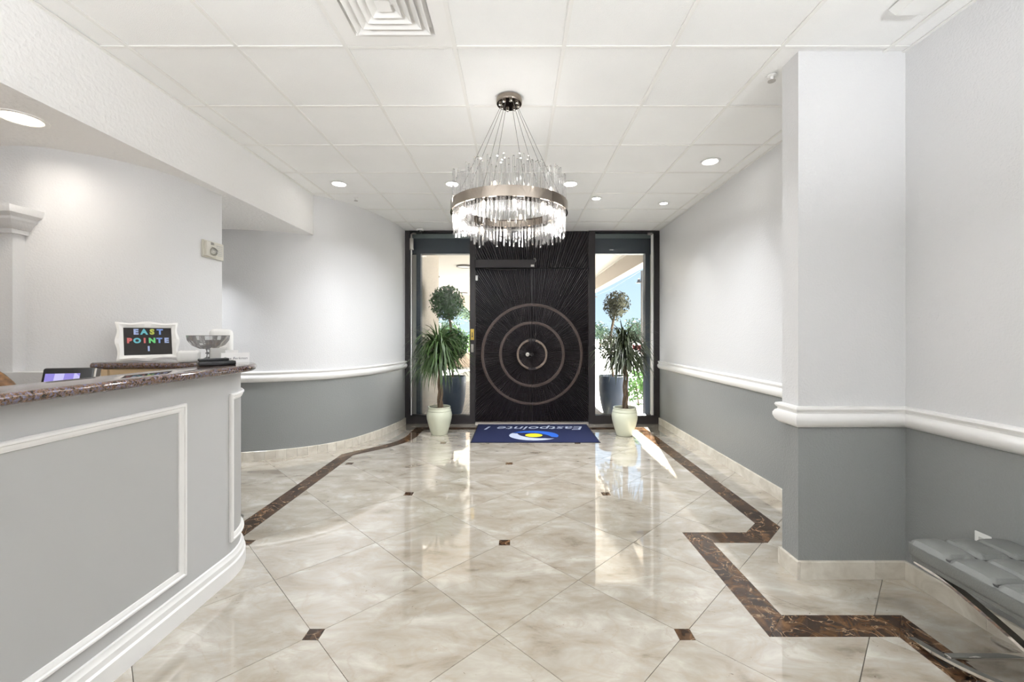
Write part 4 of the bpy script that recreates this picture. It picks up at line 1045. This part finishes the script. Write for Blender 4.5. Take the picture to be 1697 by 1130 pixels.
for i, (x, y, h, r) in enumerate(((9.2, 46, 2.5, 1.5), (13.0, 45, 2.9, 1.8), (16.6, 47, 2.7, 1.6), (5.0, 48, 2.2, 1.2))): tree(x, y, h, r, 'distant pale green tree across the driveway', 50 + i)
# pole with camera
pl_ = thing('utility_pole', 'grey steel pole with a small camera across the driveway', 'pole', (4.25, 14.2, -.03))
MB().tube([(4.25, 14.2, -.03), (4.25, 14.2, 3.55)], .035, 10).build('post', 'steel', pl_, smooth=True)
MB().tube([(4.25, 14.2, 3.17), (4.62, 14.2, 3.17)], .018, 8).build('arm', 'steel', pl_, smooth=True)
MB().tube([(4.25, 14.2, 2.5), (4.62, 14.2, 2.5)], .018, 8).build('arm', 'steel', pl_, smooth=True)
MB().tube([(4.62, 14.2, 2.4), (4.62, 14.2, 3.25)], .018, 8).build('side_post', 'steel', pl_, smooth=True)
MB().lathe([(0, .14), (.04, .13), (.06, .05), (.10, 0), (0, -.02)], (4.15, 14.2, 3.13), 16).build('camera_head', 'steel', pl_, smooth=True)
wr = MB().tube([(11.35, 62, 6.98), (11.2, 60, 6.88), (10.1, 45, 6.2), (9.2, 30, 6.1), (8.5, 20, 6.25), (8.0, 12, 6.5)], .014, 5)
for x, y, h in ((11.35, 62, 7.0), (8.0, 12, 6.52)):
    up_ = thing('power_pole', 'wooden power pole carrying the overhead wire', 'pole', (x, y, -.025), group='wooden power poles')
    MB().tube([(x, y, -.025), (x, y, h + .3)], [.13, .09], 10).build('post', 'bark', up_, smooth=True)
    MB().box(x - .6, x + .6, y - .05, y + .05, h - .12, h - .02).build('crossarm', 'bark', up_)
tag(wr.build('overhead_wire', 'tyre', smooth=True), 'thin dark overhead wire crossing the sky', 'wire')
cr = thing('parked_car', 'small red car parked across the driveway', 'car', (10.75, 31, -.025))
mb = MB(); prof = [(-1.9, .25), (-1.95, .6), (-1.3, .82), (-.8, 1.35), (.7, 1.38), (1.3, .88), (1.9, .75), (1.95, .3)]
n_ = len(prof); vs = [(10.75 + x, y, z) for y in (30.2, 31.8) for x, z in prof]
mb.add(vs, [tuple(range(n_)), tuple(range(2 * n_ - 1, n_ - 1, -1))] + [(i, (i + 1) % n_, n_ + (i + 1) % n_, n_ + i) for i in range(n_)]); mb.build('body', 'red', cr)
for x in (-1.2, 1.2):
    for y in (30.2, 31.8): MB().lathe([(0, -.1), (.32, -.1), (.32, .1), (0, .1)], (0, 0, 0), 16, T=Matrix.Translation((10.75 + x, y, .30)) @ Matrix.Rotation(PI / 2, 4, 'X')).build('wheel', 'tyre', cr, smooth=True)
for y in (30.19, 31.81): MB().box(10.1, 11.4, y - .005, y + .005, .88, 1.28).build('side_window', 'black', cr)
